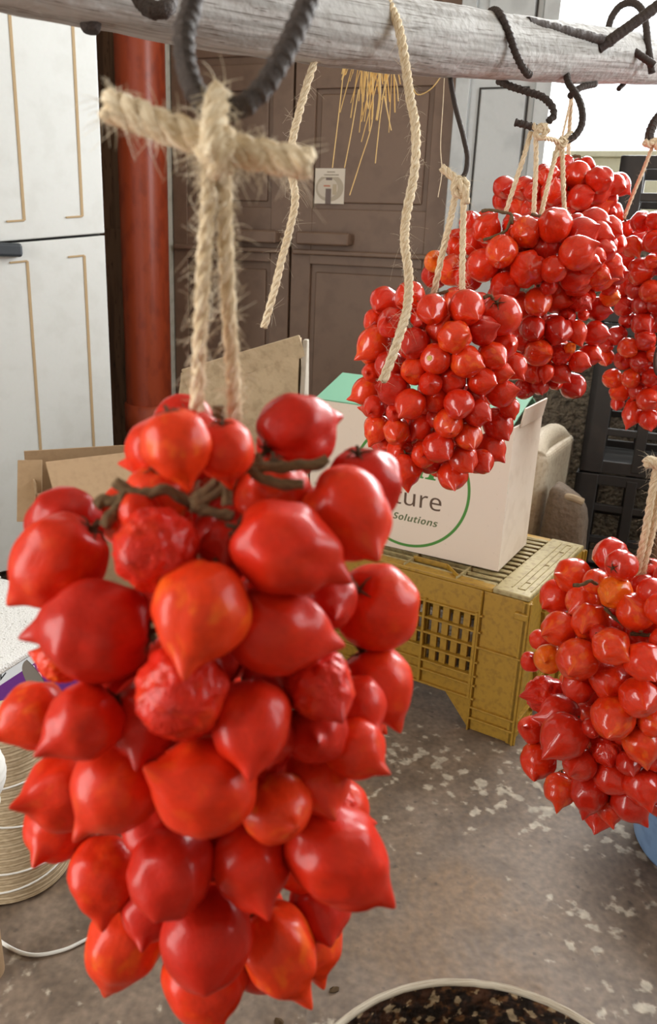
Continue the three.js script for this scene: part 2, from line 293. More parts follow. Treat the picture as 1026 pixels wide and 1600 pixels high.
// pale grey metal door
{
  const d = new THREE.Group(); d.name = 'door_2'; scene.add(onWall(d)); structure(d, 'pale grey metal door beside the window opening', 'door');
  const a = U(720), b = OP0 - 0.002, p0 = U(738, 0.03), p1 = U(806, 0.03), y1 = H_(143, 770);
  mesh('leaf_board', [box(a, b, 0.01, 2.28, 0.0, 0.03)], M.greyDoor, d);
  mesh('panel', [box(p0, p1, 0.2, y1, 0.03, 0.037, 0.004)], M.greyDoor, d);
  mesh('panel', [box(p0, p1, y1 + 0.09, 2.2, 0.03, 0.037, 0.004)], M.greyDoor, d);
  mesh('gasket', [box(p0 - 0.007, p0 - 0.003, 0.19, y1 + 0.004, 0.03, 0.035, 0), box(p1 + 0.003, p1 + 0.008, 0.19, y1 + 0.004, 0.03, 0.035, 0), box(p0 - 0.007, p1 + 0.008, y1 + 0.002, y1 + 0.006, 0.03, 0.035, 0), box(p1 + 0.003, p1 + 0.008, y1 + 0.08, 2.21, 0.03, 0.035, 0)], M.darkSeal, d);
  mesh('edge_seal', [box(a - 0.003, a + 0.003, 0.01, 2.28, 0.028, 0.036, 0)], M.darkSeal, d);
}
// red-brown drain pipe
{
  const p = wallPoint(U(224, 0.12), 0, 0.12), r = (U(257, 0.12) - U(191, 0.12)) / 2 * 0.97, t = thing('drain_pipe', 'glossy red-brown vertical drain pipe beside the brown door', 'pipe', p);
  mesh('tube', sweep([V(0, 0.0, 0), V(0, 0.8, 0), V(0, 1.6, 0), V(0, 2.3, 0), V(0, CEIL, 0)], r, 32), M.pipe, t);
  mesh('clamp', sweep([V(0, 1.96, 0), V(0, 1.99, 0)], r + 0.004, 32), M.steel, t);
  mesh('collar', sweep([V(0, 0.25, 0), V(0, 0.30, 0), V(0, 0.36, 0)], r + 0.008, 32), M.pipe, t);
}
// sticker on the door
{
  const [u0, v1] = wallUV(493, 263, 0.008), [u1, v0] = wallUV(537, 319, 0.008);
  const t = canvas(276, 336, (c, w, h) => {
    c.fillStyle = '#ddd3c4'; c.fillRect(0, 0, w, h);
    c.fillStyle = '#b5a894'; c.beginPath(); c.arc(w * 0.50, h * 0.55, w * 0.47, 0, 7); c.fill();
    c.fillStyle = '#ddd3c4'; c.fillRect(0, 0, w, h * 0.24);
    c.fillStyle = '#cfc4b4'; c.beginPath(); c.arc(w * 0.44, h * 0.55, w * 0.34, 0, 7); c.fill();
    c.fillStyle = '#6e5d56'; c.fillRect(w * 0.37, h * 0.26, w * 0.21, h * 0.07); c.fillRect(w * 0.37, h * 0.57, w * 0.19, h * 0.43);
    c.fillStyle = '#bf7d62'; c.fillRect(w * 0.30, h * 0.47, w * 0.22, h * 0.045);
    c.fillStyle = '#b9a98f'; c.fillRect(w * 0.60, h * 0.44, w * 0.14, h * 0.30);
    c.fillStyle = '#857762'; let x = w * 0.40; while (x < w * 0.64) { const k = 4 + rnd() * 5; c.fillRect(x, h * 0.085, k, 11); x += k + 3; } x = w * 0.30; while (x < w * 0.76) { const k = 4 + rnd() * 6; c.fillRect(x, h * 0.165, k, 12); x += k + 3; }
  });
  const g = new THREE.BoxGeometry(u1 - u0, v1 - v0, 0.001); g.translate((u0 + u1) / 2, (v0 + v1) / 2, 0.0095);
  tag(onWall(mesh('sticker', g, std({ map: t, roughness: 0.5 }))), 'small white sticker with grey circle on the brown door', 'sticker');
}

// ---------------------------------------------------------------- white two-door fridge
{
  const a = 38 * Math.PI / 180, corner = at(162, 380, 2.2); corner.y = 0;
  const f = thing('fridge', 'tall white two-door fridge with beige grooved outlines', 'fridge', corner, a);   // local x runs left (negative), z out of its face
  const Wd = 0.62, gap = 0.970, sl = 0.12;
  mesh('body', [box(-Wd, 0, 0.03, 1.78, -0.56, -0.05, 0.008)], M.fridge, f);
  const door = (v0, v1, up) => {
    // door slab whose meeting edge runs a little out of level, as the old hinges have sagged
    const s = new THREE.Shape();
    if (up) { s.moveTo(-Wd, v0 - Wd * sl); s.lineTo(0, v0); s.lineTo(0, v1); s.lineTo(-Wd, v1); } else { s.moveTo(-Wd, v0); s.lineTo(0, v0); s.lineTo(0, v1); s.lineTo(-Wd, v1 - Wd * sl); }
    const g = new THREE.ExtrudeGeometry(s, { depth: 0.045, bevelEnabled: true, bevelSize: 0.003, bevelThickness: 0.003, bevelSegments: 2 }); g.translate(0, 0, -0.045);
    const m = mesh('door', metreUV(g), M.fridge, f);
    return m;
  };
  const up = door(gap + 0.006, 1.775, true), lo = door(0.05, gap - 0.006, false);
  const line = (x0, y0, x1, y1) => bar(V(x0, y0, 0.002), V(x1, y1, 0.002), 0.008, 0.005, 0.001);
  const off = (x) => x * sl;
  for (const [gx, dx] of [[-0.058, -0.045], [-0.212, -0.045], [-0.39, -0.045]]) {
    mesh('groove_outline', [line(gx, gap + 0.05 + off(gx), gx, 1.72), line(gx + dx, gap + 0.05 + off(gx + dx), gx, gap + 0.05 + off(gx)), line(gx + dx, 1.72, gx, 1.72)], M.tan, up);
    mesh('groove_outline', [line(gx, 0.12, gx, gap - 0.05 + off(gx)), line(gx + dx, gap - 0.05 + off(gx + dx), gx, gap - 0.05 + off(gx)), line(gx + dx, 0.12, gx, 0.12)], M.tan, lo);
  }
  mesh('gasket', [bar(V(-Wd, gap - Wd * sl, -0.03), V(0, gap, -0.03), 0.013, 0.04, 0.001)], M.darkSeal, f);
  mesh('handle', [box(-0.46, -0.228, gap - 0.066, gap - 0.032, 0.0, 0.03, 0.008)], M.handle, lo);
  for (const [x, z] of [[-0.56, -0.5], [-0.06, -0.5], [-0.56, -0.1], [-0.06, -0.1]]) mesh('foot', sweep([V(x, 0, z), V(x, 0.035, z)], 0.02, 12), M.darkSeal, f);
}
// ---------------------------------------------------------------- drying rack: weathered pole, out-of-frame poles and posts
const P1 = at(620, 54, 0.93), P2 = at(1026, 94, 1.4), PD = P2.clone().sub(P1).normalize();
const PR = 0.039;
{
  const a = at(-330, -170, 0.50), b = P2.clone().addScaledVector(PD, 0.42);
  const t = thing('drying_rack', 'weathered grey wooden pole rack the tomato bunches hang from', 'rack', V(a.x, 0, a.z));
  const o = t.position, loc = (p) => p.clone().sub(o);
  const pts = smooth([a, at(0, -71, 0.62), at(160, -32, 0.68), at(330, 4, 0.755), at(620, 54, 0.93), at(820, 78, 1.12), P2, b].map(loc), 110);   // a naturally bent pole
  mesh('pole', sweep(pts, (s, ang, l) => PR * (1 + 0.10 * fbm(Math.cos(ang) * 0.9, Math.sin(ang) * 0.9, l * 3.5, 3) + 0.03 * noise(Math.cos(ang) * 3, Math.sin(ang) * 3, l * 14)), 40, true, 1), M.poleWood, t);
  for (const [px, ang] of [[140, 2.4], [862, 1.2]]) {   // cut knots
    const c = px === 140 ? at(140, -37, 0.67) : at(862, 82, 1.17), d = px === 140 ? V(0, -1, 0.1).normalize() : V(-0.3, -0.15, 1).normalize();
    mesh('knot', sweep([loc(c.clone().addScaledVector(d, PR * 0.7)), loc(c.clone().addScaledVector(d, PR * 1.02)), loc(c.clone().addScaledVector(d, PR * 1.1))], (u) => 0.009 * (1.2 - 0.5 * u), 10), M.rebar, t);
  }
  const post = (p) => mesh('post', sweep([loc(V(p.x, 0, p.z)), loc(V(p.x, 0.6, p.z)), loc(V(p.x, p.y + 0.06, p.z))], 0.032, 16), M.postWood, t);
  post(a); post(b.clone().addScaledVector(PD, 0.0));
  // pole above the frame that carries the nearest bunch
  const n0 = V(-0.62, 1.30, -0.40), n1 = V(0.85, 1.30, -0.40);
  mesh('pole', sweep([n0, V(-0.2, 1.30, -0.40), V(0.3, 1.30, -0.40), n1].map(loc), 0.03, 24, true, 1), M.poleWood, t);
  post(n0); post(n1);
  // side pole out of the frame that carries the low bunch
  const s0 = at(1052, 560, 0.93), s1 = V(0.86, s0.y, s0.z);
  mesh('pole', sweep([s0.clone().add(V(-0.015, 0, 0)), s0.clone().lerp(s1, 0.5), s1].map(loc), 0.022, 20, true, 1), M.poleWood, t);
  post(V(0.86, s0.y, s0.z));
}
// ---------------------------------------------------------------- hooks of ribbed steel
const ribbed = (R, rib = 0.12) => (t, a, l) => R * (1 + rib * (Math.sin(l * 900 + Math.sin(a) * 1.2) > 0.55 ? 1 : 0) + 0.05 * noise(l * 200, Math.cos(a), 3));
function hook(name, label, lists, R, rib, group) {
  const all = lists.flat(), base = all.reduce((m, p) => p.y < m.y ? p : m, all[0]).clone();
  const t = thing(name, label, 'hook', base, 0, group);
  lists.forEach((l, i) => { const c = smooth(l.map((p) => p.clone().sub(base)), Math.max(40, Math.round(l.length * 26))); mesh(i ? 'bent_end' : 'rod', sweep(c, ribbed(R, rib), 10, true, 1), M.rebar, t); });
  return t;
}
const seq = (a) => a.map(([x, y, d]) => at(x, y, d));
hook('hanging_hook', 'thick dark ribbed steel hook holding the nearest tomato bunch', [[V(-0.045, 1.31, -0.445), V(-0.05, 1.337, -0.42), V(-0.055, 1.338, -0.385), V(-0.06, 1.30, -0.36), V(-0.062, 1.2, -0.37), ...seq([[300, 0, 0.362], [288, 50, 0.356], [290, 100, 0.352], [306, 145, 0.348], [335, 172, 0.345], [375, 168, 0.345], [412, 135, 0.347], [440, 90, 0.35], [462, 45, 0.354], [480, 0, 0.36], [488, -40, 0.362], [492, -75, 0.364]])]], 0.0046, 0.13);
hook('hanging_hook', 'blurred hook end curling over the pole at the upper left', [seq([[215, -12, 0.60], [222, 2, 0.585], [240, 16, 0.575], [258, 14, 0.575], [264, -6, 0.59], [258, -30, 0.62]])], 0.006, 0.1);
hook('hanging_hook', 'thin dark wire hook behind the pole holding the middle bunch', [seq([[700, 20, 1.06], [703, 70, 1.05], [703, 120, 1.02], [712, 170, 1.0], [724, 215, 0.99], [730, 250, 0.985], [724, 275, 0.985], [712, 280, 0.985]])], 0.0031, 0.02);
hook('hanging_hook', 'twisted rusty rod looped over the pole and curling beneath it', [
  seq([[760, 26, 1.05], [770, 17, 1.03], [782, 24, 1.012], [794, 50, 1.018], [806, 85, 1.025], [818, 108, 1.035], [827, 118, 1.05]]),
  seq([[778, 126, 1.13], [795, 134, 1.12], [825, 144, 1.11], [848, 152, 1.105], [863, 168, 1.10], [864, 182, 1.10], [856, 190, 1.10]]),
  seq([[804, 191, 1.10], [820, 195, 1.10], [838, 200, 1.105]])], 0.0045, 0.2);
hook('hanging_hook', 'dark curved hook hanging below the pole before the window', [seq([[884, 112, 1.17], [888, 130, 1.16], [900, 148, 1.155], [909, 172, 1.15], [908, 196, 1.15], [896, 214, 1.15], [880, 222, 1.15]]), seq([[890, 150, 1.22], [905, 138, 1.23], [930, 131, 1.25]])], 0.0048, 0.08);
hook('steel_rod', 'ribbed reinforcing bar lying along the top of the pole', [seq([[822, 35, 1.075], [955, 66, 1.20]])], 0.0065, 0.18).userData.category = 'rod';
hook('steel_rod', 'straight dark bar crossing the pole top toward the upper right', [seq([[934, 76, 1.19], [985, 40, 1.175], [1045, -4, 1.16]])], 0.0078, 0.05).userData.category = 'rod';
hook('hanging_hook', 'arched dark hook standing over the right end of the pole', [seq([[948, 52, 1.33], [955, 28, 1.32], [968, 10, 1.31], [985, 4, 1.30], [1000, 12, 1.29], [1008, 35, 1.285], [1012, 70, 1.285], [1018, 114, 1.29]]), seq([[968, 64, 1.27], [990, 80, 1.265], [1022, 102, 1.265]])], 0.0055, 0.06);
hook('hanging_hook', 'dark hook at the right edge above the shaded bunch', [seq([[1050, 110, 1.42], [1046, 150, 1.40], [1034, 175, 1.39], [1020, 195, 1.385], [1014, 215, 1.385], [1020, 228, 1.385]])], 0.0075, 0.1);
hook('hanging_hook', 'small dark hook tip poking below the pole at right', [seq([[985, 118, 1.36], [975, 130, 1.345], [966, 139, 1.335]])], 0.004, 0.05);
{ const e = at(1052, 560, 0.93); hook('hanging_hook', 'short hook just outside the right edge for the low bunch', [[e.clone().add(V(0, -0.022, 0)), e.clone().add(V(0.004, -0.07, 0.005)), at(1036, 700, 0.93), at(1026, 716, 0.93)]], 0.003, 0.05); }

// ---------------------------------------------------------------- loose lengths of twine over the pole
function looseTwine(label, pts, R, hairs, hl, group) {
  const base = pts[pts.length - 1].clone(), l = pts.map((p) => p.clone().sub(base)), t = thing('twine', label, 'twine', base, 0, group);
  mesh('strand', twine(l, R, 34), M.jute, t);
  mesh('fibres', fuzz(l, R, hairs, hl), M.fibre, t).userData.kind = 'stuff';
  return t;
}
looseTwine('loose jute twine end hanging left of the door sticker', seq([[505, 30, 0.90], [500, 70, 0.87], [490, 100, 0.85], [470, 165, 0.84], [457, 220, 0.84], [455, 265, 0.84], [461, 310, 0.84], [452, 360, 0.845], [440, 405, 0.85], [428, 455, 0.855], [412, 512, 0.86]]), 0.0042, 260, 0.011);
looseTwine('long frayed jute twine hanging in front of the middle tomato bunch', seq([[588, -35, 0.96], [596, -16, 0.90], [606, 4, 0.875], [622, 40, 0.865], [633, 100, 0.865], [640, 150, 0.87], [649, 200, 0.87], [647, 270, 0.87], [634, 340, 0.87], [632, 380, 0.87], [638, 430, 0.87], [636, 480, 0.87], [622, 530, 0.865], [598, 596, 0.86]]), 0.0052, 420, 0.012);

// ---------------------------------------------------------------- straw
{
  const c = at(592, 20, 1.35), t = thing('straw_bundle', 'bundle of dry golden straw hanging behind the pole', 'straw', V(c.x, c.y - 0.16, c.z)), o = t.position;
  const g = []; for (let k = 0; k < 110; k++) { const x0 = rr(-0.035, 0.03), s = rr(-0.05, 0.05), L = rr(0.05, 0.2) , y0 = c.y + rr(-0.02, 0.14); const q = []; for (let j = 0; j <= 3; j++) { const u = j / 3; q.push(V(c.x + x0 + s * u * 0.9, y0 - L * u, c.z + rr(-0.02, 0.02) * 0.3 + k % 7 * 0.004).sub(o)); } g.push(sweep(q, rr(0.0006, 0.0016), 4, false)); }
  for (let k = 0; k < 60; k++) { const a = rr(-1.2, 1.2), L = rr(0.06, 0.16); g.push(sweep([V(c.x + rr(0, 0.12), c.y + 0.06 + rr(0, 0.03), c.z + rr(-0.02, 0.03)), V(c.x + 0.06 + Math.sin(a) * L * 0.7, c.y + 0.07 + rr(0, 0.05), c.z), V(c.x + 0.06 + Math.sin(a) * L, c.y + 0.09 + rr(-0.02, 0.05), c.z)].map((p) => p.sub(o)), rr(0.0006, 0.0013), 4, false)); }
  mesh('short_straws', g, M.straw, t).userData.kind = 'stuff';
  for (const l of [[[538, 95, 1.35], [530, 170, 1.35], [519, 262, 1.35]], [[582, 120, 1.35], [581, 190, 1.35], [562, 255, 1.35], [546, 305, 1.35]], [[560, 140, 1.35], [548, 210, 1.35], [538, 262, 1.35]], [[592, 110, 1.35], [593, 150, 1.35], [588, 188, 1.35]], [[602, 125, 1.35], [594, 180, 1.35], [586, 255, 1.35]], [[610, 108, 1.35], [603, 130, 1.35], [596, 156, 1.35]], [[614, 112, 1.35], [620, 135, 1.35], [622, 158, 1.35]], [[576, 105, 1.35], [573, 150, 1.35], [575, 170, 1.35]], [[600, 150, 1.35], [606, 180, 1.35], [611, 204, 1.35]], [[690, 118, 1.3], [672, 140, 1.3], [652, 148, 1.3], [642, 130, 1.3]]]) mesh('long_straw', sweep(smooth(seq(l).map((p) => p.sub(o)), 14), l[0][0] === 592 ? 0.0022 : 0.001, 5, false), M.straw, t);
  mesh('tie_cord', sweep(smooth([V(c.x, c.y + 0.13, c.z), V(c.x + 0.005, 1.9, c.z), V(c.x, CEIL, c.z)].map((p) => p.sub(o)), 12), 0.002, 6), M.jute, t);
}
// thin loose thread near the grey door
{ const l = seq([[694, 120, 1.12], [692, 160, 1.12], [688, 230, 1.12], [690, 270, 1.12], [684, 308, 1.12]]), b = l[4].clone(); tag(mesh('thread', sweep(smooth([at(696, 60, 1.13), ...l].map((p) => p.sub(b)), 30), 0.0006, 5), M.jute), 'thin loose thread dangling beside the wire hook', 'thread').position.copy(b); }

// ---------------------------------------------------------------- tomatoes
// unit fruit: tip along +y, body radius 1, tip at about 1.45
function fruit(nu, nv, { tip = 0.28, taper = 0.16, lobes = 0, lobeAmp = 0, ph = 0, lump = 0.04, crumple = 0, bend = 0, z = 0, len = 1 }) {
  const P = [], U = [], I = [];
  for (let j = 0; j <= nv; j++) {
    const phi = Math.PI * Math.pow(j / nv, 1.22), cs = Math.cos(phi), sn = Math.sin(phi), back = Math.PI - phi;
    for (let i = 0; i <= nu; i++) {
      const a = i / nu * 2 * Math.PI, ca = Math.cos(a), sa = Math.sin(a), lw = sst(0.25, 1.2, phi);
      let r = 1 + taper * Math.exp(-((phi / 0.62) ** 2)) + tip * Math.exp(-Math.pow(phi / 0.165, 1.5)) - 0.16 * Math.exp(-((back / 0.32) ** 2));
      if (lobes) r *= 1 + lobeAmp * lw * (Math.pow(Math.abs(Math.cos((a + ph) * lobes / 2)), 0.7) - 0.75);
      r *= 1 + lump * noise(sn * ca * 1.1 + z, sn * sa * 1.1, cs * 1.1 + z * 2) * sst(0.05, 0.5, phi);
      if (crumple) r *= 1 - crumple * sst(0.2, 0.8, phi) * (1.2 * Math.abs(fbm(sn * ca * 1.3 + z, sn * sa * 1.3 + 5, cs * 1.3, 2)) + 0.25 * Math.abs(noise(sn * ca * 4 + z, sn * sa * 4, cs * 4)));
      let x = r * sn * ca, y = r * cs * len, w = r * sn * sa;
      if (y > 0.95) x += bend * (y - 0.95) ** 1.4 * 1.6;
      P.push(x, y, w); U.push(i / nu * 2, j / nv);
    }
  }
  for (let j = 0; j < nv; j++) for (let i = 0; i < nu; i++) { const a = j * (nu + 1) + i, b = a + nu + 1; if (j) I.push(a, a + 1, b); if (j < nv - 1 || true) I.push(a + 1, b + 1, b); }
  const g = new THREE.BufferGeometry(); g.setAttribute('position', new THREE.Float32BufferAttribute(P, 3)); g.setAttribute('uv', new THREE.Float32BufferAttribute(U, 2)); g.setIndex(I); g.computeVertexNormals();
  // close the seam's normals
  const n = g.attributes.normal; for (let j = 0; j <= nv; j++) { const a = j * (nu + 1), b = a + nu; const x = n.getX(a) + n.getX(b), y = n.getY(a) + n.getY(b), w = n.getZ(a) + n.getZ(b), L = Math.hypot(x, y, w) || 1; n.setXYZ(a, x / L, y / L, w / L); n.setXYZ(b, x / L, y / L, w / L); }
  return g;
}
const opts = (k, taper = rr(0.06, 0.20)) => ({ tip: 0.50 - taper, taper, lump: rr(0.03, 0.09), bend: rr(-0.5, 0.5), z: k * 3.7, ...(k % 5 === 3 ? { lobes: 2 + k % 3, lobeAmp: rr(0.05, 0.12), ph: rr(0, 6) } : {}) });
const LOW = Array.from({ length: 14 }, (_, k) => fruit(26, 20, opts(k)));
const LOWW = Array.from({ length: 3 }, (_, k) => fruit(34, 26, { ...opts(k), crumple: 0.24, z: 50 + k * 3 }));
const LOWL = Array.from({ length: 3 }, (_, k) => fruit(34, 22, { ...opts(k), lobes: 3, lobeAmp: 0.18, ph: k, z: 80 + k * 3 }));
// dry calyx at the stem end
const CALYX = (() => {
  const g = []; for (let k = 0; k < 5; k++) { const a = k / 5 * 6.283, c = Math.cos(a), s = Math.sin(a); g.push(sweep([V(0, -0.86, 0), V(c * 0.16, -0.90 - 0.03 * k % 2, s * 0.16), V(c * 0.32, -0.93 + 0.02 * (k % 3), s * 0.32), V(c * 0.44, -0.88 - 0.06 * (k % 2), s * 0.44)], (t) => 0.045 * (1 - 0.8 * t), 4, false)); }
  g.push(sweep([V(0, -0.84, 0), V(0.03, -1.0, 0.02), V(0.08, -1.14, 0.0)], (t) => 0.075 - 0.02 * t, 5)); return merge(g);
})();
const SCAR = (() => { const g = new THREE.SphereGeometry(0.24, 14, 8); g.scale(1, 0.3, 1); g.translate(0, -0.84, 0); return g; })();
M.scar = std({ map: speck([0.86, 0.72, 0.40], [0.55, 0.36, 0.18], 0.8, 8, 66), roughness: 0.8 });
const toCam = FWD.clone().multiplyScalar(-1);

function bunch(name, label, o) {
  // o: knot point (3D), items in frame pixels, xc(y) axis in pixels, hi: own geometry for every fruit
  const axis = o.axis, hf = V(axis.x - EYE.x, 0, axis.z - EYE.z).normalize(), hr = V(-hf.z, 0, hf.x), list = [];
  const proj = (p) => { const v = p.clone().sub(EYE), d = v.dot(FWD); return [513 + FOC * v.dot(RIGHT) / d, 800 - FOC * v.dot(UP) / d, d]; };
  const planeDepth = (x, y, s) => { const q = ray(x, y); return (V(axis.x, 0, axis.z).sub(V(EYE.x, 0, EYE.z)).dot(hf) - s) / (q.x * hf.x + q.z * hf.z); };
  const axisX = (y) => { let lo = -1, hi = 3; const f = (h) => proj(V(axis.x, h, axis.z))[1]; for (let k = 0; k < 40; k++) { const m = (lo + hi) / 2; f(m) > y ? lo = m : hi = m; } return [proj(V(axis.x, lo, axis.z))[0], lo]; };
  const half = (y) => { const xc = axisX(y)[0]; let e = 0; for (const it of o.items) if (Math.abs(it[1] - y) < it[2] * 1.3) e = Math.max(e, Math.abs(it[0] - xc)); return Math.min(Math.max(e, (o.minHalf ?? 0)), o.maxHalf ?? 1e9); };
  for (const it of o.items) {
    const [x, y, r0, tx, ty, q = {}] = it, r = r0 * (o.hi ? 1.03 : 1.09) * ((q.b ?? 0) > 0.25 ? 1.1 : 1), xc = axisX(y)[0], d0 = planeDepth(x, y, 0), E = half(y) * d0 / FOC, lat = (x - xc) * d0 / FOC;
    const s = Math.sqrt(Math.max(0, E * E - lat * lat)) * (o.round ?? 0.9) - (q.b ?? 0) * r * d0 / FOC, d = planeDepth(x, y, s), R = r * d / FOC;
    list.push({ x, y, r, R, d, tx, ty, q, p: at(x, y, d) });
  }
  // settle fruits that overlap, along the line of sight only
  for (let n = 0; n < 60; n++) for (let i = 0; i < list.length; i++) for (let j = i + 1; j < list.length; j++) {
    const A = list[i], B = list[j], need = 0.86 * (A.R + B.R), dist = A.p.distanceTo(B.p);
    if (dist >= need) continue;
    const [F, K] = A.d < B.d ? [A, B] : [B, A], m = (need - dist) * 0.25;
    F.d -= m * 0.35; K.d += m * 0.65; for (const t of [F, K]) { t.p = at(t.x, t.y, t.d); t.R = t.r * t.d / FOC; }
  }
  const meanR = list.reduce((s, t) => s + t.R, 0) / list.length, ys = list.map((t) => t.y), ymin = Math.min(...ys), ymax = Math.max(...ys);
  for (const t of list) {
    const L = Math.hypot(t.tx - t.x, t.ty - t.y) / t.r, max = 1.5, dir = RIGHT.clone().multiplyScalar(t.tx - t.x).addScaledVector(UP, -(t.ty - t.y)).normalize();
    const out = L >= max ? 0 : Math.acos(Math.max(0, L / max)); t.len = L > max ? Math.min(1.22, L / max) : 1;
    t.dir = dir.multiplyScalar(Math.cos(out)).addScaledVector(toCam, (t.q.away ? -1 : 1) * Math.sin(out)).normalize();
  }
  // the far side and the heart of the bunch
  let tries = 0, added = 0;
  while (tries++ < 5000 && added < (o.fill ?? 60)) {
    const y = rr(ymin, ymax), [, h] = axisX(y), a = rr(0, 2 * Math.PI), dA = proj(V(axis.x, h, axis.z))[2], E = half(y) * dA / FOC, k = rnd() < 0.45 ? rr(0.1, 0.65) : rr(0.8, 1.0);
    const fr = Math.cos(a) * E * k * (o.round ?? 0.9), la = Math.sin(a) * E * k * 0.97, p = V(axis.x, h, axis.z).addScaledVector(hf, fr).addScaledVector(hr, la);
    const pr = proj(p), inView = pr[0] < 1026 + 25 && pr[0] > -25, R = meanR * rr(0.85, 1.1);
    if (fr < -0.05 * E && k > 0.7 && inView) continue;
    if (fr < 0 && inView && k > 0.55) continue;
    if (inView && !list.some((t) => !t.fill && t.d < pr[2] && Math.hypot(t.x - pr[0], t.y - pr[1]) < t.r * (k < 0.66 ? 1.35 : 0.5))) continue;
    if (list.some((t) => t.p.distanceTo(p) < 0.8 * (t.R + R))) continue;
    const radial = hf.clone().multiplyScalar(fr).addScaledVector(hr, la).add(V(0, rr(-0.03, 0.0), 0)).normalize();
    list.push({ R, p, q: {}, len: 1, dir: radial.add(V(0, -0.35, 0)).normalize(), fill: true }); added++;
  }
  const base = V(axis.x, Math.min(...list.map((t) => t.p.y - t.R)), axis.z), t0 = thing(name, label, 'tomatoes', base, 0, o.group);
  let k = 0;
  for (const t of list) {
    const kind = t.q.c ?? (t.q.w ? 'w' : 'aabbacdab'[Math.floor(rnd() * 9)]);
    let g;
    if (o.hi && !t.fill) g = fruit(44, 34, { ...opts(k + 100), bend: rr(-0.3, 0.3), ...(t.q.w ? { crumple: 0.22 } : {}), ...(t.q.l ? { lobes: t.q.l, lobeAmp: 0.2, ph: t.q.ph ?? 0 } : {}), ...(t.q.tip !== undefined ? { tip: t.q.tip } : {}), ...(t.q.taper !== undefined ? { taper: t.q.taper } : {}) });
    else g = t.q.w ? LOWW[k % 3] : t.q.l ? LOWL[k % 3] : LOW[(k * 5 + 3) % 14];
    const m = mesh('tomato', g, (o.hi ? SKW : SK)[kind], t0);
    m.position.copy(t.p).sub(base);
    m.quaternion.setFromUnitVectors(V(0, 1, 0), t.dir).multiply(new THREE.Quaternion().setFromAxisAngle(V(0, 1, 0), t.q.spin ?? rr(0, 6.28)));
    m.scale.set(t.R, t.R * t.len * (t.q.ry ?? 1), t.R);
    if (t.q.scar) mesh('stem_scar', SCAR, M.scar, m); else if (!t.fill || k % 3 === 0) mesh('calyx', CALYX, M.stem, m);
    k++;
  }
  // fruit stalks gathered on a central stem
  const top = Math.max(...list.map((t) => t.p.y));
  mesh('central_stem', sweep(smooth([V(0, top - base.y + 0.005, 0), V(0.006, (top - base.y) * 0.6, 0.004), V(-0.004, (top - base.y) * 0.15, 0)], 16), 0.003, 7), M.stem, t0);
  for (const s of o.stems ?? []) mesh('stalk', sweep(smooth(seq(s).map((p) => p.sub(base)), 18), (u, a, l) => (o.stemR ?? 0.0022) * (1 + 0.25 * noise(l * 180, Math.cos(a), 2)), 7), M.stem, t0);
  for (const [pts, R, hairs, hl, th] of o.ropes) {
    const l = pts.map((p) => p.clone().sub(base));
    mesh('twine', twine(l, R, o.hi ? 42 : 40), M.jute, t0);
    if (hairs) mesh('fibres', fuzz(l, R, hairs, hl, th), M.fibre, t0).userData.kind = 'stuff';
  }
  return t0;
}
const zoomed = (x0, y0, s, l) => l.map(([x, y, r, tx, ty, q]) => [x0 + x * s, y0 + y * s, r * s, x0 + tx * s, y0 + ty * s, q]);
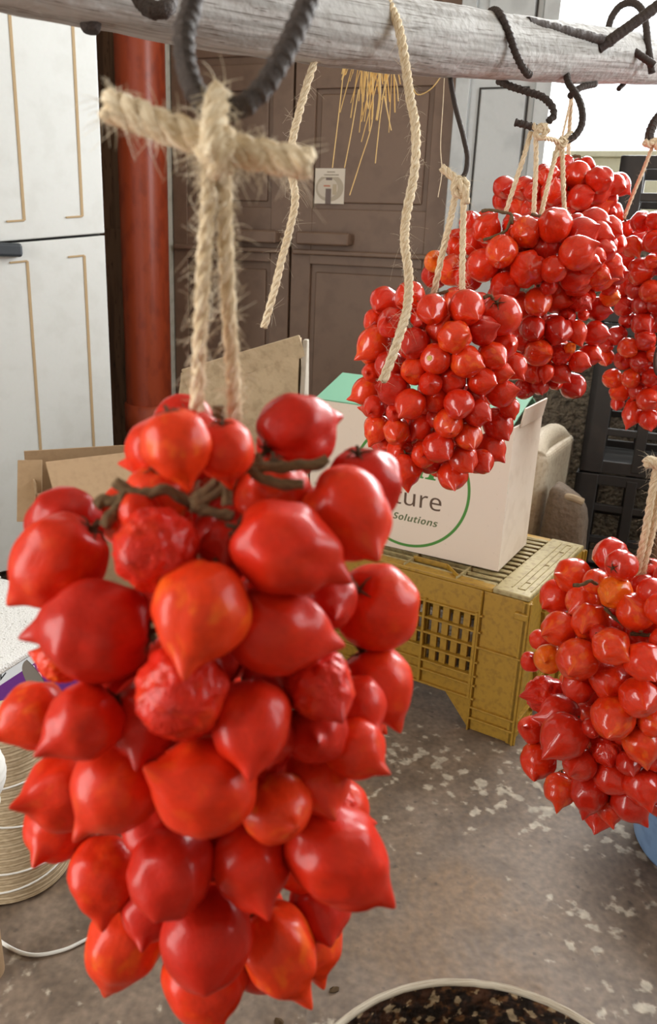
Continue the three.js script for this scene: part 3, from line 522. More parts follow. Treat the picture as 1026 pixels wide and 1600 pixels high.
// nearest bunch
{
  const k = at(340, 200, 0.345), knot = at(340, 245, 0.345);
  const items = [
    [275, 692, 52, 292, 770, { b: -0.2, away: 1, c: 'c' }], [350, 702, 42, 354, 766, { b: 0.6, away: 1 }], [461, 678, 60, 532, 634, { away: 1, l: 2, ph: 0.4, spin: 0.3 }], [428, 770, 52, 424, 848, { b: 2.0, away: 1 }],
    [568, 756, 52, 585, 832, { b: 0.8, away: 1 }], [541, 802, 70, 591, 874, { b: -0.1, l: 3, ph: 1 }], [440, 856, 72, 553, 906, { b: -0.2 }], [102, 818, 52, 60, 850, { b: 0.9 }], [94, 872, 70, 10, 946, {}],
    [243, 858, 68, 205, 884, { w: 1, tip: 0.05, taper: 0.03, b: -0.1 }], [215, 800, 32, 215, 820, { b: 1.4 }], [245, 776, 44, 240, 842, { b: 2.2, away: 1, c: 'c' }],
    [156, 985, 80, 27, 981, { b: -0.15 }], [316, 952, 75, 289, 1052, { b: -0.35, c: 'c' }], [429, 983, 70, 540, 1011, { b: -0.1 }], [588, 948, 66, 641, 997, { b: 0.1, away: 1 }],
    [285, 1080, 68, 275, 1100, { w: 1, b: 0.35, tip: 0.03, taper: 0 }], [232, 1118, 56, 229, 1176, { b: 0.3 }], [393, 1125, 62, 402, 1194, { b: 0.1, ry: 1.04 }], [425, 1152, 34, 420, 1190, { b: 0.8 }],
    [497, 1068, 55, 538, 1116, { w: 1, b: 0.25 }], [589, 1066, 54, 628, 1145, { b: 0.2 }], [494, 1142, 44, 492, 1145, { b: 0.4 }], [553, 1168, 46, 603, 1203, { b: 0.1 }], [560, 1098, 38, 584, 1137, { b: 0.9 }],
    [56, 1117, 51, -3, 1142, { b: 0.2, c: 'c' }], [133, 1126, 58, 67, 1172, { b: 0.0 }], [96, 1034, 31, 44, 1019, { w: 1, b: 0.9, c: 'c' }], [103, 1235, 55, 42, 1236, { b: 0.4 }], [97, 1284, 50, 72, 1325, { b: 1.1 }],
    [184, 1226, 69, 117, 1308, { b: -0.1 }], [323, 1230, 74, 237, 1188, { b: -0.35, ry: 1.03, c: 'a' }], [432, 1262, 52, 470, 1270, { b: 0.2, l: 2, ph: 1.5 }], [494, 1218, 46, 520, 1262, { b: 0.5 }], [528, 1268, 30, 549, 1284, { b: 1.0, w: 1 }],
    [522, 1333, 70, 622, 1413, { b: -0.2, c: 'b' }], [164, 1362, 55, 170, 1436, { b: 0.2 }], [268, 1357, 65, 250, 1424, { b: -0.1, tip: 0.12 }], [390, 1350, 59, 425, 1408, { b: 0.15 }], [500, 1410, 44, 515, 1445, { b: 0.8 }],
    [195, 1468, 58, 163, 1561, { b: 0.0 }], [322, 1463, 70, 335, 1530, { b: -0.25, tip: 0.1 }], [320, 1525, 58, 346, 1598, { b: 0.9 }], [435, 1480, 57, 484, 1582, { b: -0.05, c: 'c' }], [484, 1462, 45, 500, 1545, { b: 0.5, c: 'c' }],
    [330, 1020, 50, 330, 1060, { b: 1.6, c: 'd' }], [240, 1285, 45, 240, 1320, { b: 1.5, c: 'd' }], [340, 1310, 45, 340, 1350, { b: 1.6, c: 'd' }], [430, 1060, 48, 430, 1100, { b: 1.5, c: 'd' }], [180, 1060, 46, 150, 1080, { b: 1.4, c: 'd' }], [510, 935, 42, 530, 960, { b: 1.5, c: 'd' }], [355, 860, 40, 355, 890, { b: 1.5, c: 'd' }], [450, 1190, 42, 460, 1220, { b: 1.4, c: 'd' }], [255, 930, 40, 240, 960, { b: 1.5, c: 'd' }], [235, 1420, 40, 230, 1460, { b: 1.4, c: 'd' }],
  ];
  const dT = 0.354, S = (a) => a.map(([x, y, d]) => [x, y, d ?? dT]);
  bunch('tomato_bunch', 'large nearest bunch of pointed red tomatoes on thick jute twine', {
    axis: k, items, hi: true, fill: 42, round: 0.78, stemR: 0.0026,
    stems: [S([[180, 752], [205, 768], [232, 770], [262, 766], [300, 790, 0.36]]), S([[150, 790], [160, 782], [178, 782], [200, 770]]), S([[162, 822, 0.35], [170, 810, 0.35], [185, 790, 0.352], [196, 772, 0.354]]), S([[300, 790], [340, 768], [368, 742], [390, 724], [408, 712]]), S([[352, 712], [372, 718], [392, 730], [410, 748], [440, 756], [474, 757]]), S([[388, 724], [420, 730], [460, 728], [500, 724], [512, 716]]), S([[330, 690], [345, 720], [350, 745], [355, 790]]), S([[300, 785], [330, 760], [345, 745]]), S([[300, 790], [330, 800], [365, 806]])],
    ropes: [
      [seq([[326, 240, 0.342], [326, 300, 0.343], [318, 420, 0.35], [311, 560, 0.362], [304, 700, 0.376], [300, 795, 0.388]]), 0.0034, 620, 0.007, 0.00016],
      [seq([[348, 240, 0.345], [350, 300, 0.347], [354, 420, 0.356], [362, 560, 0.37], [367, 660, 0.38], [368, 760, 0.395]]), 0.0035, 680, 0.007, 0.00016],
      [seq([[342, 146, 0.346], [338, 170, 0.338], [334, 205, 0.3305], [336, 238, 0.330], [344, 268, 0.336]]), 0.0056, 320, 0.008, 0.00016],
      [seq([[352, 262, 0.346], [328, 250, 0.333], [314, 222, 0.338], [328, 200, 0.345], [352, 208, 0.333], [350, 246, 0.331], [326, 258, 0.336]]), 0.0040, 80, 0.008, 0.00016],
      [seq([[168, 165, 0.335], [205, 178, 0.335], [250, 196, 0.336], [300, 212, 0.337], [338, 226, 0.338], [372, 236, 0.339], [430, 246, 0.338], [482, 256, 0.337]]), 0.0068, 620, 0.008, 0.00016],
    ],
  });
}
// middle bunch
const A2 = zoomed(540, 430, 0.273, [
  [222, 148, 77, 175, 225, {}], [370, 125, 75, 300, 190, { b: 0.5 }], [170, 265, 60, 140, 300, { b: 0.8 }], [265, 275, 80, 195, 268, {}], [165, 385, 86, 55, 497, {}], [492, 195, 80, 480, 278, {}], [690, 185, 95, 720, 270, { b: -0.3, c: 'a' }], [890, 230, 108, 960, 310, { away: 1, c: 'a' }],
  [545, 310, 76, 560, 260, { b: 0.5 }], [620, 355, 88, 690, 372, { b: -0.1, c: 'c' }], [780, 315, 80, 862, 312, { l: 3 }], [390, 390, 84, 318, 470, {}], [515, 480, 84, 590, 465, { away: 1, scar: 1 }], [685, 495, 86, 785, 540, { b: -0.2, c: 'c' }], [835, 460, 78, 900, 522, { b: -0.1, c: 'c' }], [905, 400, 65, 950, 425, { b: 0.4 }],
  [395, 545, 75, 335, 590, { b: 0.2 }], [605, 595, 80, 600, 570, { b: -0.1 }], [775, 605, 75, 857, 636, {}], [885, 560, 58, 952, 570, { b: 0.2 }], [960, 520, 65, 1000, 610, { b: 0.4 }], [485, 620, 64, 470, 635, { b: 0.2 }], [250, 520, 75, 180, 600, { b: 0.4 }], [150, 555, 50, 110, 577, { b: 0.8 }], [150, 450, 58, 100, 480, { b: 0.9 }], [430, 255, 50, 430, 290, { b: 1.2, c: 'd' }]]);
const B2 = zoomed(540, 590, 0.273, [
  [120, 75, 75, 10, 140, {}], [275, 65, 88, 160, 66, {}], [370, 150, 80, 305, 237, { b: -0.2, ry: 1.05 }], [515, 120, 75, 490, 105, { b: 0.1 }], [645, 150, 80, 630, 229, { b: -0.3 }], [750, 200, 72, 832, 240, {}], [885, 90, 76, 987, 74, {}], [740, 100, 50, 775, 142, { b: 0.8 }], [935, 170, 50, 962, 242, { b: 0.6 }], [868, 260, 82, 915, 366, { ry: 1.04 }],
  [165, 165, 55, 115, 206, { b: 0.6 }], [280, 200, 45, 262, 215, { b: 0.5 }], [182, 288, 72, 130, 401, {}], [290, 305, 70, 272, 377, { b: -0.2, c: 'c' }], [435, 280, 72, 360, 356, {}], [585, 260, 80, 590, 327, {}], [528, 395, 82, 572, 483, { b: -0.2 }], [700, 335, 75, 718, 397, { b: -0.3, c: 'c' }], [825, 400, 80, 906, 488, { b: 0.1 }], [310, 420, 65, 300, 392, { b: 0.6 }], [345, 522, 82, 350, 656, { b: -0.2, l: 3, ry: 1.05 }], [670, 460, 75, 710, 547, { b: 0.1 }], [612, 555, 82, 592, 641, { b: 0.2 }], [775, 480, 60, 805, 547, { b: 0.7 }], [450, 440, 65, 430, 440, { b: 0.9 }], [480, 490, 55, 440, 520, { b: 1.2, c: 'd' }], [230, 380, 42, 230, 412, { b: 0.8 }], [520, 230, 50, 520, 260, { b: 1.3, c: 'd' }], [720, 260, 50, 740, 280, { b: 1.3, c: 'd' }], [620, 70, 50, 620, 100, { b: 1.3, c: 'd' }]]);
{
  const k = at(713, 292, 1.0), ax = at(700, 430, 1.03);
  bunch('tomato_bunch', 'middle bunch of round red tomatoes in front of the white cardboard box', {
    axis: V(ax.x, 0, ax.z), items: [...A2, ...B2], fill: 44, round: 0.95,
    stems: [[[650, 470, 0.98], [675, 462, 1.0], [700, 455, 1.0]], [[755, 465, 0.98], [765, 462, 0.98], [772, 470, 0.98]]],
    ropes: [
      [seq([[712, 300, 0.995], [704, 340, 1.0], [692, 390, 1.01], [678, 455, 1.02], [672, 478, 1.03]]), 0.0042, 160, 0.009],
      [seq([[724, 300, 0.995], [723, 360, 1.0], [722, 420, 1.0], [722, 462, 1.0]]), 0.0040, 160, 0.009],
      [seq([[690, 262, 0.985], [700, 270, 0.985], [712, 280, 0.985], [722, 282, 0.985], [728, 290, 0.985], [720, 304, 0.985], [710, 300, 0.985], [714, 278, 0.98]]), 0.0052, 150, 0.008],
      [seq([[716, 285, 0.98], [726, 300, 0.98], [728, 318, 0.985]]), 0.0046, 40, 0.007]],
  });
}
// wide bunch behind it
const C3 = zoomed(660, 240, 0.312, [
  [320, 375, 66, 350, 330, { l: 2, b: 0.2 }], [240, 350, 50, 225, 342, { b: 0.8 }], [190, 455, 75, 130, 440, { b: 0.2 }], [255, 450, 60, 250, 440, { b: 0.7 }], [62, 540, 46, 35, 540, { c: 'o', b: 0.4 }], [150, 585, 70, 130, 600, { b: 0.2, c: 'c' }], [300, 560, 70, 330, 560, { b: 0.3 }], [395, 490, 75, 362, 568, { c: 'c' }], [455, 360, 48, 420, 352, { b: 0.5 }], [515, 392, 74, 475, 452, { c: 'c', b: -0.1 }], [660, 360, 78, 600, 330, { c: 'a' }], [610, 470, 68, 662, 432, {}], [525, 578, 84, 495, 627, { l: 2, c: 'a' }], [655, 580, 62, 690, 600, { b: 0.1 }], [790, 405, 75, 860, 402, { b: 0.1 }], [770, 500, 80, 857, 455, { b: -0.2, c: 'a' }], [850, 350, 65, 915, 390, { b: 0.6 }], [935, 375, 50, 975, 412, { b: 0.8 }], [880, 400, 50, 947, 440, { b: 0.4 }], [905, 490, 50, 930, 520, { b: 0.6 }], [860, 522, 46, 902, 562, { b: 0.4 }], [830, 550, 50, 872, 572, { b: 0.2 }], [875, 605, 55, 932, 640, { b: 0.1, c: 'c' }], [760, 620, 66, 822, 632, {}], [940, 560, 50, 1006, 627, { b: 0.5 }], [965, 450, 45, 980, 480, { b: 1.0 }], [340, 425, 48, 330, 440, { b: 1.0, c: 'd' }], [410, 622, 60, 410, 660, { b: 0.5 }], [770, 335, 32, 780, 350, { b: 0.9 }], [930, 445, 36, 966, 517, { b: 0.6 }], [480, 480, 50, 480, 500, { b: 1.2, c: 'd' }], [60, 610, 55, 40, 630, { b: 0.7 }], [230, 620, 60, 220, 650, { b: 0.6 }]]);
const D3 = zoomed(740, 420, 0.234, [
  [210, 118, 90, 165, 155, { b: 0.1 }], [300, 242, 75, 320, 218, { b: 0.4, c: 'c' }], [425, 220, 88, 435, 318, { b: -0.2, c: 'c' }], [560, 190, 98, 627, 282, { c: 'a' }], [690, 90, 90, 787, 116, { c: 'a' }], [705, 215, 72, 772, 282, { w: 1 }], [760, 185, 42, 770, 220, { b: 0.6 }], [840, 62, 80, 947, 82, { c: 'c', b: 0.2 }], [905, 185, 56, 945, 222, { c: 'o', b: 0.4 }], [825, 270, 75, 897, 312, { b: 0.2 }], [730, 310, 32, 735, 340, { b: 0.9 }], [390, 400, 80, 405, 482, { b: 0.2, c: 'd' }], [555, 412, 90, 545, 500, { l: 3, b: 0.1, c: 'd' }], [682, 420, 66, 710, 522, { ry: 1.1 }], [805, 430, 75, 882, 466, {}], [320, 470, 76, 397, 517, { b: 0.2 }], [430, 560, 86, 487, 602, { b: 0.2 }], [575, 570, 66, 622, 592, { w: 1, b: 0.4 }], [640, 530, 36, 662, 522, { c: 'o', b: 0.2 }], [700, 620, 66, 762, 667, {}], [775, 570, 62, 827, 617, { b: 0.3 }], [570, 690, 70, 627, 767, {}], [660, 782, 80, 672, 868, { b: 0.1 }], [485, 690, 42, 472, 777, { b: 0.3 }], [400, 690, 66, 410, 752, { b: 0.4 }], [340, 800, 60, 340, 850, { b: 0.6, c: 'd' }], [440, 780, 50, 430, 842, { b: 0.6 }], [545, 760, 42, 545, 805, { b: 0.8 }], [380, 590, 50, 380, 620, { b: 1.2, c: 'd' }], [950, 40, 60, 1002, 62, { b: 0.6 }], [900, 120, 50, 920, 150, { b: 1.0 }], [620, 320, 50, 620, 350, { b: 1.2, c: 'd' }], [500, 120, 50, 500, 150, { b: 1.3, c: 'd' }]]);
{
  const ax = at(835, 430, 1.21);
  bunch('tomato_bunch', 'big bunch of glossy tomatoes hung on four twines before the window', {
    axis: V(ax.x, 0, ax.z), items: [...C3, ...D3], fill: 46, round: 0.8,
    stems: [[[752, 330, 1.1], [765, 328, 1.1], [785, 332, 1.1], [798, 335, 1.1], [800, 350, 1.1]], [[800, 335, 1.1], [790, 360, 1.1], [770, 370, 1.1], [755, 375, 1.1]], [[830, 335, 1.11], [850, 338, 1.12], [885, 330, 1.13], [892, 345, 1.12]]],
    ropes: [
      [seq([[829, 206, 1.105], [818, 245, 1.11], [803, 290, 1.12], [790, 332, 1.13]]), 0.0034, 60, 0.007],
      [seq([[837, 216, 1.105], [837, 260, 1.11], [835, 300, 1.115], [833, 338, 1.12]]), 0.0034, 60, 0.007],
      [seq([[872, 226, 1.145], [862, 265, 1.14], [852, 305, 1.135], [844, 340, 1.13]]), 0.0034, 60, 0.007],
      [seq([[878, 226, 1.145], [879, 260, 1.145], [880, 300, 1.145], [882, 335, 1.145]]), 0.0034, 60, 0.007],
      [seq([[832, 195, 1.10], [842, 205, 1.098], [852, 195, 1.10], [848, 215, 1.098], [836, 212, 1.10], [845, 196, 1.096], [858, 206, 1.10]]), 0.0038, 50, 0.006],
      [seq([[850, 216, 1.10], [862, 218, 1.12], [876, 222, 1.14], [882, 216, 1.145], [892, 206, 1.15]]), 0.0034, 50, 0.006],
      [seq([[868, 220, 1.14], [876, 230, 1.14], [884, 222, 1.142], [874, 216, 1.14]]), 0.0036, 30, 0.006]],
  });
}
// bunch seen above and behind it
{
  const ax = at(880, 300, 1.36);
  bunch('tomato_bunch', 'small bunch showing above the big one against the window', {
    axis: V(ax.x, 0, ax.z), fill: 34, round: 0.85, minHalf: 40,
    items: zoomed(660, 240, 0.312, [[410, 170, 48, 385, 216, { b: 0.4 }], [505, 175, 48, 480, 222, { b: 0.3 }], [630, 118, 48, 600, 102, { b: 0.3 }], [605, 88, 30, 600, 90, { b: 0.8 }], [775, 105, 60, 790, 152, {}], [815, 62, 36, 846, 82, { b: 0.8 }], [790, 220, 58, 836, 216, { b: -0.2 }], [655, 195, 60, 640, 152, { b: 0.1 }], [885, 130, 62, 922, 172, { l: 2 }], [955, 155, 46, 1002, 197, { b: 0.3 }], [870, 192, 54, 942, 180, { b: 0.4 }], [915, 230, 46, 952, 242, { b: 0.5 }], [865, 278, 60, 922, 267, { b: 0.1 }], [400, 235, 42, 374, 252, { b: 0.5 }], [485, 270, 46, 470, 290, { b: 0.2 }], [548, 195, 38, 540, 220, { b: 0.6 }], [540, 288, 46, 530, 310, { b: 0.3 }], [640, 288, 50, 640, 320, { b: 0.2 }], [800, 295, 42, 800, 320, { b: 0.5 }], [580, 240, 50, 580, 260, { b: 0.5 }], [720, 250, 50, 720, 290, { b: 0.6 }], [700, 380, 60, 700, 440, { b: 0.4 }], [560, 390, 60, 540, 440, { b: 0.4 }], [820, 380, 60, 850, 430, { b: 0.3 }], [930, 300, 34, 950, 320, { b: 0.8 }]]),
    stems: [[[885, 250, 1.32], [895, 244, 1.32], [905, 245, 1.32], [909, 256, 1.32]]],
    ropes: [[seq([[893, 140, 1.28], [890, 190, 1.30], [888, 225, 1.31], [888, 262, 1.33]]), 0.0032, 40, 0.006], [seq([[893, 150, 1.28], [886, 180, 1.29], [878, 215, 1.30], [872, 262, 1.33]]), 0.0018, 10, 0.005]],
  });
}
// shaded bunch at the right edge
{
  const ax = at(1042, 400, 1.47);
  bunch('tomato_bunch', 'shaded dark red bunch cut by the right edge of the picture', {
    axis: V(ax.x, 0, ax.z), fill: 70, round: 0.9, minHalf: 30, maxHalf: 105,
    items: [...zoomed(890, 300, 0.1326, [[650, 440, 85, 660, 360, {}], [840, 350, 112, 800, 340, {}], [1000, 340, 100, 1000, 300, {}], [730, 640, 112, 780, 786, { b: -0.2 }], [990, 580, 120, 990, 560, {}], [610, 840, 118, 692, 842, { b: 0.3 }], [830, 940, 142, 905, 1000, { l: 3, b: -0.2, c: 'a' }], [950, 1170, 122, 1000, 1222, { c: 'c', b: -0.2 }], [620, 1100, 110, 702, 1100, { b: 0.3 }], [550, 600, 70, 560, 640, { b: 0.8 }], [960, 820, 72, 990, 850, { b: 0.5 }], [640, 1350, 100, 640, 1400, { b: 0.5, c: 'd' }], [860, 1330, 110, 860, 1400, { b: 0.4, c: 'd' }], [760, 1150, 90, 760, 1180, { b: 0.8, c: 'd' }], [1000, 1330, 90, 1000, 1380, { c: 'd' }]]),
      ...zoomed(890, 480, 0.1326, [[860, 200, 122, 882, 302, { b: -0.2 }], [560, 330, 95, 560, 380, { b: 0.3, c: 'd' }], [690, 480, 112, 742, 594, { c: 'c', b: -0.1 }], [420, 590, 85, 395, 702, { b: 0.6 }], [830, 640, 105, 830, 680, { b: 0.3, c: 'd' }], [640, 620, 100, 520, 642, { b: 0.5 }], [500, 840, 108, 350, 824, { c: 'c' }], [720, 840, 105, 700, 900, { b: 0.1, c: 'c' }], [960, 820, 110, 960, 880, { b: 0.2, c: 'd' }], [590, 990, 112, 442, 1052, { c: 'c' }], [740, 1240, 106, 682, 1434, { ry: 1.1 }], [920, 1090, 125, 920, 1150, {}], [930, 1320, 112, 916, 1482, { b: -0.1 }], [560, 1130, 72, 515, 1224, { b: 0.4 }], [890, 400, 100, 890, 450, { b: 0.6 }], [1000, 560, 80, 1000, 600, { b: 0.4 }], [670, 150, 80, 670, 200, { b: 0.7, c: 'd' }], [430, 450, 72, 430, 500, { b: 0.8, c: 'd' }], [960, 1000, 80, 960, 1040, { b: 0.4 }], [800, 980, 90, 800, 1020, { b: 0.7, c: 'd' }]])],
    stems: [[[955, 338, 1.42], [968, 342, 1.42], [978, 345, 1.42]]],
    ropes: [[seq([[1020, 226, 1.385], [1005, 265, 1.40], [990, 300, 1.41], [974, 342, 1.425]]), 0.0034, 40, 0.007], [seq([[1006, 222, 1.38], [1014, 226, 1.38], [1022, 220, 1.38], [1028, 232, 1.38]]), 0.006, 60, 0.006], [seq([[1026, 226, 1.385], [1040, 280, 1.41], [1050, 345, 1.43]]), 0.0034, 20, 0.007]],
  });
}
// low bunch at the right
{
  const ax = at(1004, 900, 0.97);
  bunch('tomato_bunch', 'low bunch of bright red tomatoes above the blue bucket', {
    axis: V(ax.x, 0, ax.z), fill: 80, round: 0.92, minHalf: 60, maxHalf: 172, stemR: 0.0022,
    items: [...zoomed(800, 850, 0.2203, [[775, 148, 95, 912, 120, { away: 1, b: 0.9 }], [430, 225, 108, 272, 240, { b: 0.7, c: 'c' }], [320, 375, 115, 178, 452, { b: 0.2 }], [505, 410, 114, 385, 480, { b: 0.2 }], [590, 268, 76, 570, 280, { b: 0.9, c: 'c' }], [730, 342, 108, 622, 402, { c: 'o', b: 0.2 }], [878, 482, 125, 780, 358, { b: -0.1, c: 'c' }], [985, 332, 82, 1000, 350, { b: 0.7 }], [335, 600, 115, 174, 606, { c: 'c' }], [550, 552, 125, 435, 602, { b: -0.2, c: 'c' }], [700, 722, 122, 787, 812, { b: -0.1 }], [935, 832, 130, 966, 942, { b: -0.1 }], [258, 815, 98, 188, 790, { c: 'o', b: 0.2 }], [462, 815, 138, 350, 907, { b: -0.1 }], [200, 680, 66, 180, 690, { b: 0.8 }], [130, 835, 62, 104, 800, { b: 0.6 }], [690, 965, 130, 610, 1042, {}], [470, 1005, 96, 455, 980, { b: 0.3 }], [990, 565, 80, 1000, 580, { b: 0.6 }], [920, 1015, 130, 930, 1060, { b: 0.1 }], [620, 640, 60, 620, 660, { b: 1.3, c: 'd' }], [1060, 460, 110, 1080, 480, {}], [1090, 700, 110, 1100, 740, {}], [1080, 940, 110, 1090, 980, {}]]),
      ...zoomed(800, 1060, 0.2203, [[230, 112, 130, 45, 96, { w: 1 }], [898, 130, 130, 850, 192, { b: -0.1, c: 'a' }], [715, 272, 145, 610, 402, { b: -0.2, c: 'c' }], [990, 310, 92, 1000, 330, { b: 0.2, c: 'c' }], [370, 402, 152, 193, 548, { b: -0.3 }], [340, 255, 118, 140, 272, { b: 0.5 }], [140, 362, 82, 48, 320, { b: 0.5 }], [185, 582, 116, 102, 706, { b: 0.1 }], [670, 492, 120, 640, 592, { w: 1, b: 0.1 }], [910, 452, 120, 946, 637, {}], [480, 605, 100, 364, 620, { b: 0.3 }], [700, 690, 120, 800, 772, { b: 0.2 }], [338, 782, 105, 300, 922, { c: 'c' }], [545, 802, 125, 490, 987, { b: -0.1 }], [920, 760, 120, 936, 912, { b: -0.2 }], [612, 930, 108, 560, 1057, { b: 0.5 }], [692, 920, 82, 675, 1047, { b: 0.8 }], [832, 880, 110, 942, 1027, { b: 0.4 }], [1010, 560, 85, 1020, 600, { b: 0.3 }], [820, 600, 72, 820, 640, { b: 1.0, c: 'd' }], [560, 350, 60, 560, 380, { b: 1.3, c: 'd' }], [1090, 420, 110, 1110, 480, {}], [1080, 700, 110, 1100, 800, {}], [1040, 860, 100, 1060, 950, {}], [780, 400, 60, 780, 430, { b: 1.4, c: 'd' }]])],
    stems: [[[950, 890, 0.96], [958, 888, 0.96], [985, 891, 0.97], [1010, 888, 0.98]], [[895, 914, 0.92], [908, 914, 0.92], [920, 908, 0.92], [934, 914, 0.93]], [[1030, 945, 0.90], [1012, 965, 0.90], [1000, 988, 0.90]], [[985, 990, 0.92], [1005, 992, 0.91], [1022, 993, 0.90]], [[945, 950, 0.93], [965, 970, 0.93], [990, 985, 0.92]]],
    ropes: [
      [seq([[1028, 716, 0.93], [1020, 760, 0.935], [1008, 830, 0.945], [996, 890, 0.955], [990, 932, 0.96]]), 0.0046, 220, 0.010],
      [seq([[1036, 722, 0.935], [1030, 760, 0.94], [1018, 830, 0.95], [1004, 890, 0.955], [998, 930, 0.96]]), 0.0046, 200, 0.010],
      [seq([[1008, 722, 0.925], [1018, 722, 0.925], [1030, 726, 0.926], [1046, 730, 0.93]]), 0.007, 160, 0.009]],
  });
}

// ---------------------------------------------------------------- yellow crate, upside down
const cY = 32 * Math.PI / 180, cCorner = atHeight(800, 1165, 0);   // local x runs to the left along its front, z to the back
{
  const t = thing('plastic_crate', 'dusty yellow plastic crate standing upside down on the floor', 'crate', cCorner, Math.PI - cY);
  // local frame: x = left along the front, z = into the depth of the scene
  const Wd = 0.56, Dp = 0.38, H = 0.33, th = 0.012, b0 = 0.075;
  const P = (g, n = 'rib', m = M.crate) => mesh(n, g, m, t);
  const face = (len, place, cols) => {
    // corner pillars, ribs and slotted bays; place(x0,x1,y0,y1,z0,z1) puts a box on this side
    P([place(0, 0.10, 0.0, H - 0.012, 0.004, 0.016)], 'corner_panel'); P([place(len - 0.10, len, 0.0, H - 0.012, 0.004, 0.016)], 'corner_panel');
    const x0 = 0.105, x1 = len - 0.105;
    P([place(x0 - 0.01, x1 + 0.01, 0.265, H - 0.012, 0.004, 0.016)], 'upper_panel');
    P([place(x0 - 0.01, x1 + 0.01, b0, 0.128, 0.004, 0.016)], 'lower_panel');
    for (const y of [b0, 0.106, 0.128, 0.160, 0.194, 0.228, 0.265]) P([place(x0 - 0.012, x1 + 0.012, y - 0.002, y + 0.002, -0.004, 0.012, 0.001)], 'rib');
    for (const x of [0.002, 0.10, len - 0.10, len - 0.002]) P([place(x - 0.002, x + 0.002, 0, H - 0.012, -0.004, 0.012, 0.001)], 'rib');
    for (const y of [0.03, 0.055, 0.195]) { P([place(0.0, 0.10, y - 0.002, y + 0.002, -0.004, 0.008, 0.001)], 'rib'); P([place(len - 0.10, len, y - 0.002, y + 0.002, -0.004, 0.008, 0.001)], 'rib'); }
    const nb = Math.max(2, Math.round((x1 - x0) / 0.12)), bw = (x1 - x0) / nb;
    for (let b = 0; b <= nb; b++) P([place(x0 + b * bw - 0.003, x0 + b * bw + 0.003, b0, 0.27, -0.005, 0.014, 0.001)], 'rib');
    for (let b = 0; b < nb; b++) {
      const rows = b === 0 || b === nb - 1 ? [[0.130, 0.158], [0.162, 0.192], [0.196, 0.226], [0.230, 0.263]] : [[0.162, 0.192], [0.196, 0.226], [0.230, 0.263]];
      if (rows.length === 3) P([place(x0 + b * bw, x0 + (b + 1) * bw, 0.128, 0.160, 0.004, 0.016)], 'lower_panel');
      for (const [y0, y1] of rows) for (let s = 0; s <= 5; s++) { const c = x0 + b * bw + s / 5 * bw; P([place(Math.max(x0, c - 0.0075), Math.min(x1, c + 0.0075), y0, y1, 0.005, 0.014, 0.001)], 'slat'); }
    }
    for (const [a, s] of [[0.10, 1], [len - 0.10, -1]]) {   // triangular feet
      const sh = new THREE.Shape(); sh.moveTo(a, 0.0); sh.lineTo(a + s * 0.065, b0); sh.lineTo(a, b0); sh.closePath();
      const g = new THREE.ExtrudeGeometry(sh, { depth: 0.010, bevelEnabled: false }); g.translate(0, 0, 0.004); P([place.raw(metreUV(g))], 'foot');
    }
  };
  const front = (x0, x1, y0, y1, z0, z1, r = 0.0015) => box(x0, x1, y0, y1, z0, z1, r); front.raw = (g) => g;
  const mk = (m) => { const f = (x0, x1, y0, y1, z0, z1, r = 0.0015) => moved(box(x0, x1, y0, y1, z0, z1, r), m); f.raw = (g) => moved(g, m); return f; };
  // side at x = 0: its own x runs along +z, outward is -x ; side at x = Wd: outward +x
  const sideA = new THREE.Matrix4().makeBasis(V(0, 0, 1), V(0, 1, 0), V(1, 0, 0)), sideB = new THREE.Matrix4().makeBasis(V(0, 0, 1), V(0, 1, 0), V(-1, 0, 0)).setPosition(Wd, 0, 0), backB = new THREE.Matrix4().makeBasis(V(1, 0, 0), V(0, 1, 0), V(0, 0, -1)).setPosition(0, 0, Dp);
  face(Wd, front); face(Dp, mk(sideA)); face(Dp, mk(sideB)); face(Wd, mk(backB));
  // top: ribbed grid with a pale solid border plate at the short ends
  for (const [x0, x1] of [[0.0, 0.085], [Wd - 0.085, Wd]]) {
    P([box(x0 + 0.004, x1 - 0.004, H - 0.012, H, 0.004, Dp - 0.004, 0.004)], 'border_plate', M.crateTop);
    for (let k = 0; k < 4; k++) { const x = (x0 < 0.1 ? 0.010 : Wd - 0.060) + k * 0.013; P([box(x, x + 0.003, H, H + 0.002, 0.03, Dp - 0.03, 0.0008)], 'raised_line', M.crateTop); }
    for (const z of [0.03, 0.07, 0.19, 0.29, 0.345]) P([box(x0 < 0.1 ? 0.023 : Wd - 0.047, (x0 < 0.1 ? 0.023 : Wd - 0.047) + 0.016, H, H + 0.002, z, z + 0.003, 0.0008)], 'raised_line', M.crateTop);
  }
  for (const [z0, z1] of [[0.004, 0.03], [Dp - 0.03, Dp - 0.004]]) P([box(0.08, Wd - 0.08, H - 0.012, H - 0.002, z0, z1, 0.003)], 'border_plate', M.crate);
  for (let k = 0; k <= 12; k++) { const z = 0.03 + k / 12 * (Dp - 0.06); P([box(0.08, Wd - 0.08, H - 0.012, H - 0.001, z - 0.003, z + 0.003, 0.001)], 'grid_bar', M.crateTop); P([bar(V(0.083, H - 0.003, z), V(0.155, H - 0.006, z), 0.014, 0.004, 0.001)], 'grid_tongue', M.crateTop); }
  for (const x of [0.16, 0.28, 0.40]) P([box(x - 0.002, x + 0.002, H - 0.012, H + 0.002, 0.006, Dp - 0.006, 0.001)], 'grid_bar', M.crateTop);
  P([bar(V(0.16, H, 0.012), V(0.20, H, 0.05), 0.003, 0.012, 0.001), bar(V(0.20, H, 0.05), V(0.28, H, 0.05), 0.003, 0.012, 0.001)], 'grid_bar', M.crate);
  for (const z of [-0.006, Dp - 0.014]) P([box(0.0, 0.03, H - 0.05, H - 0.035, z, z + 0.02, 0.003)], 'lug', M.crate);
}
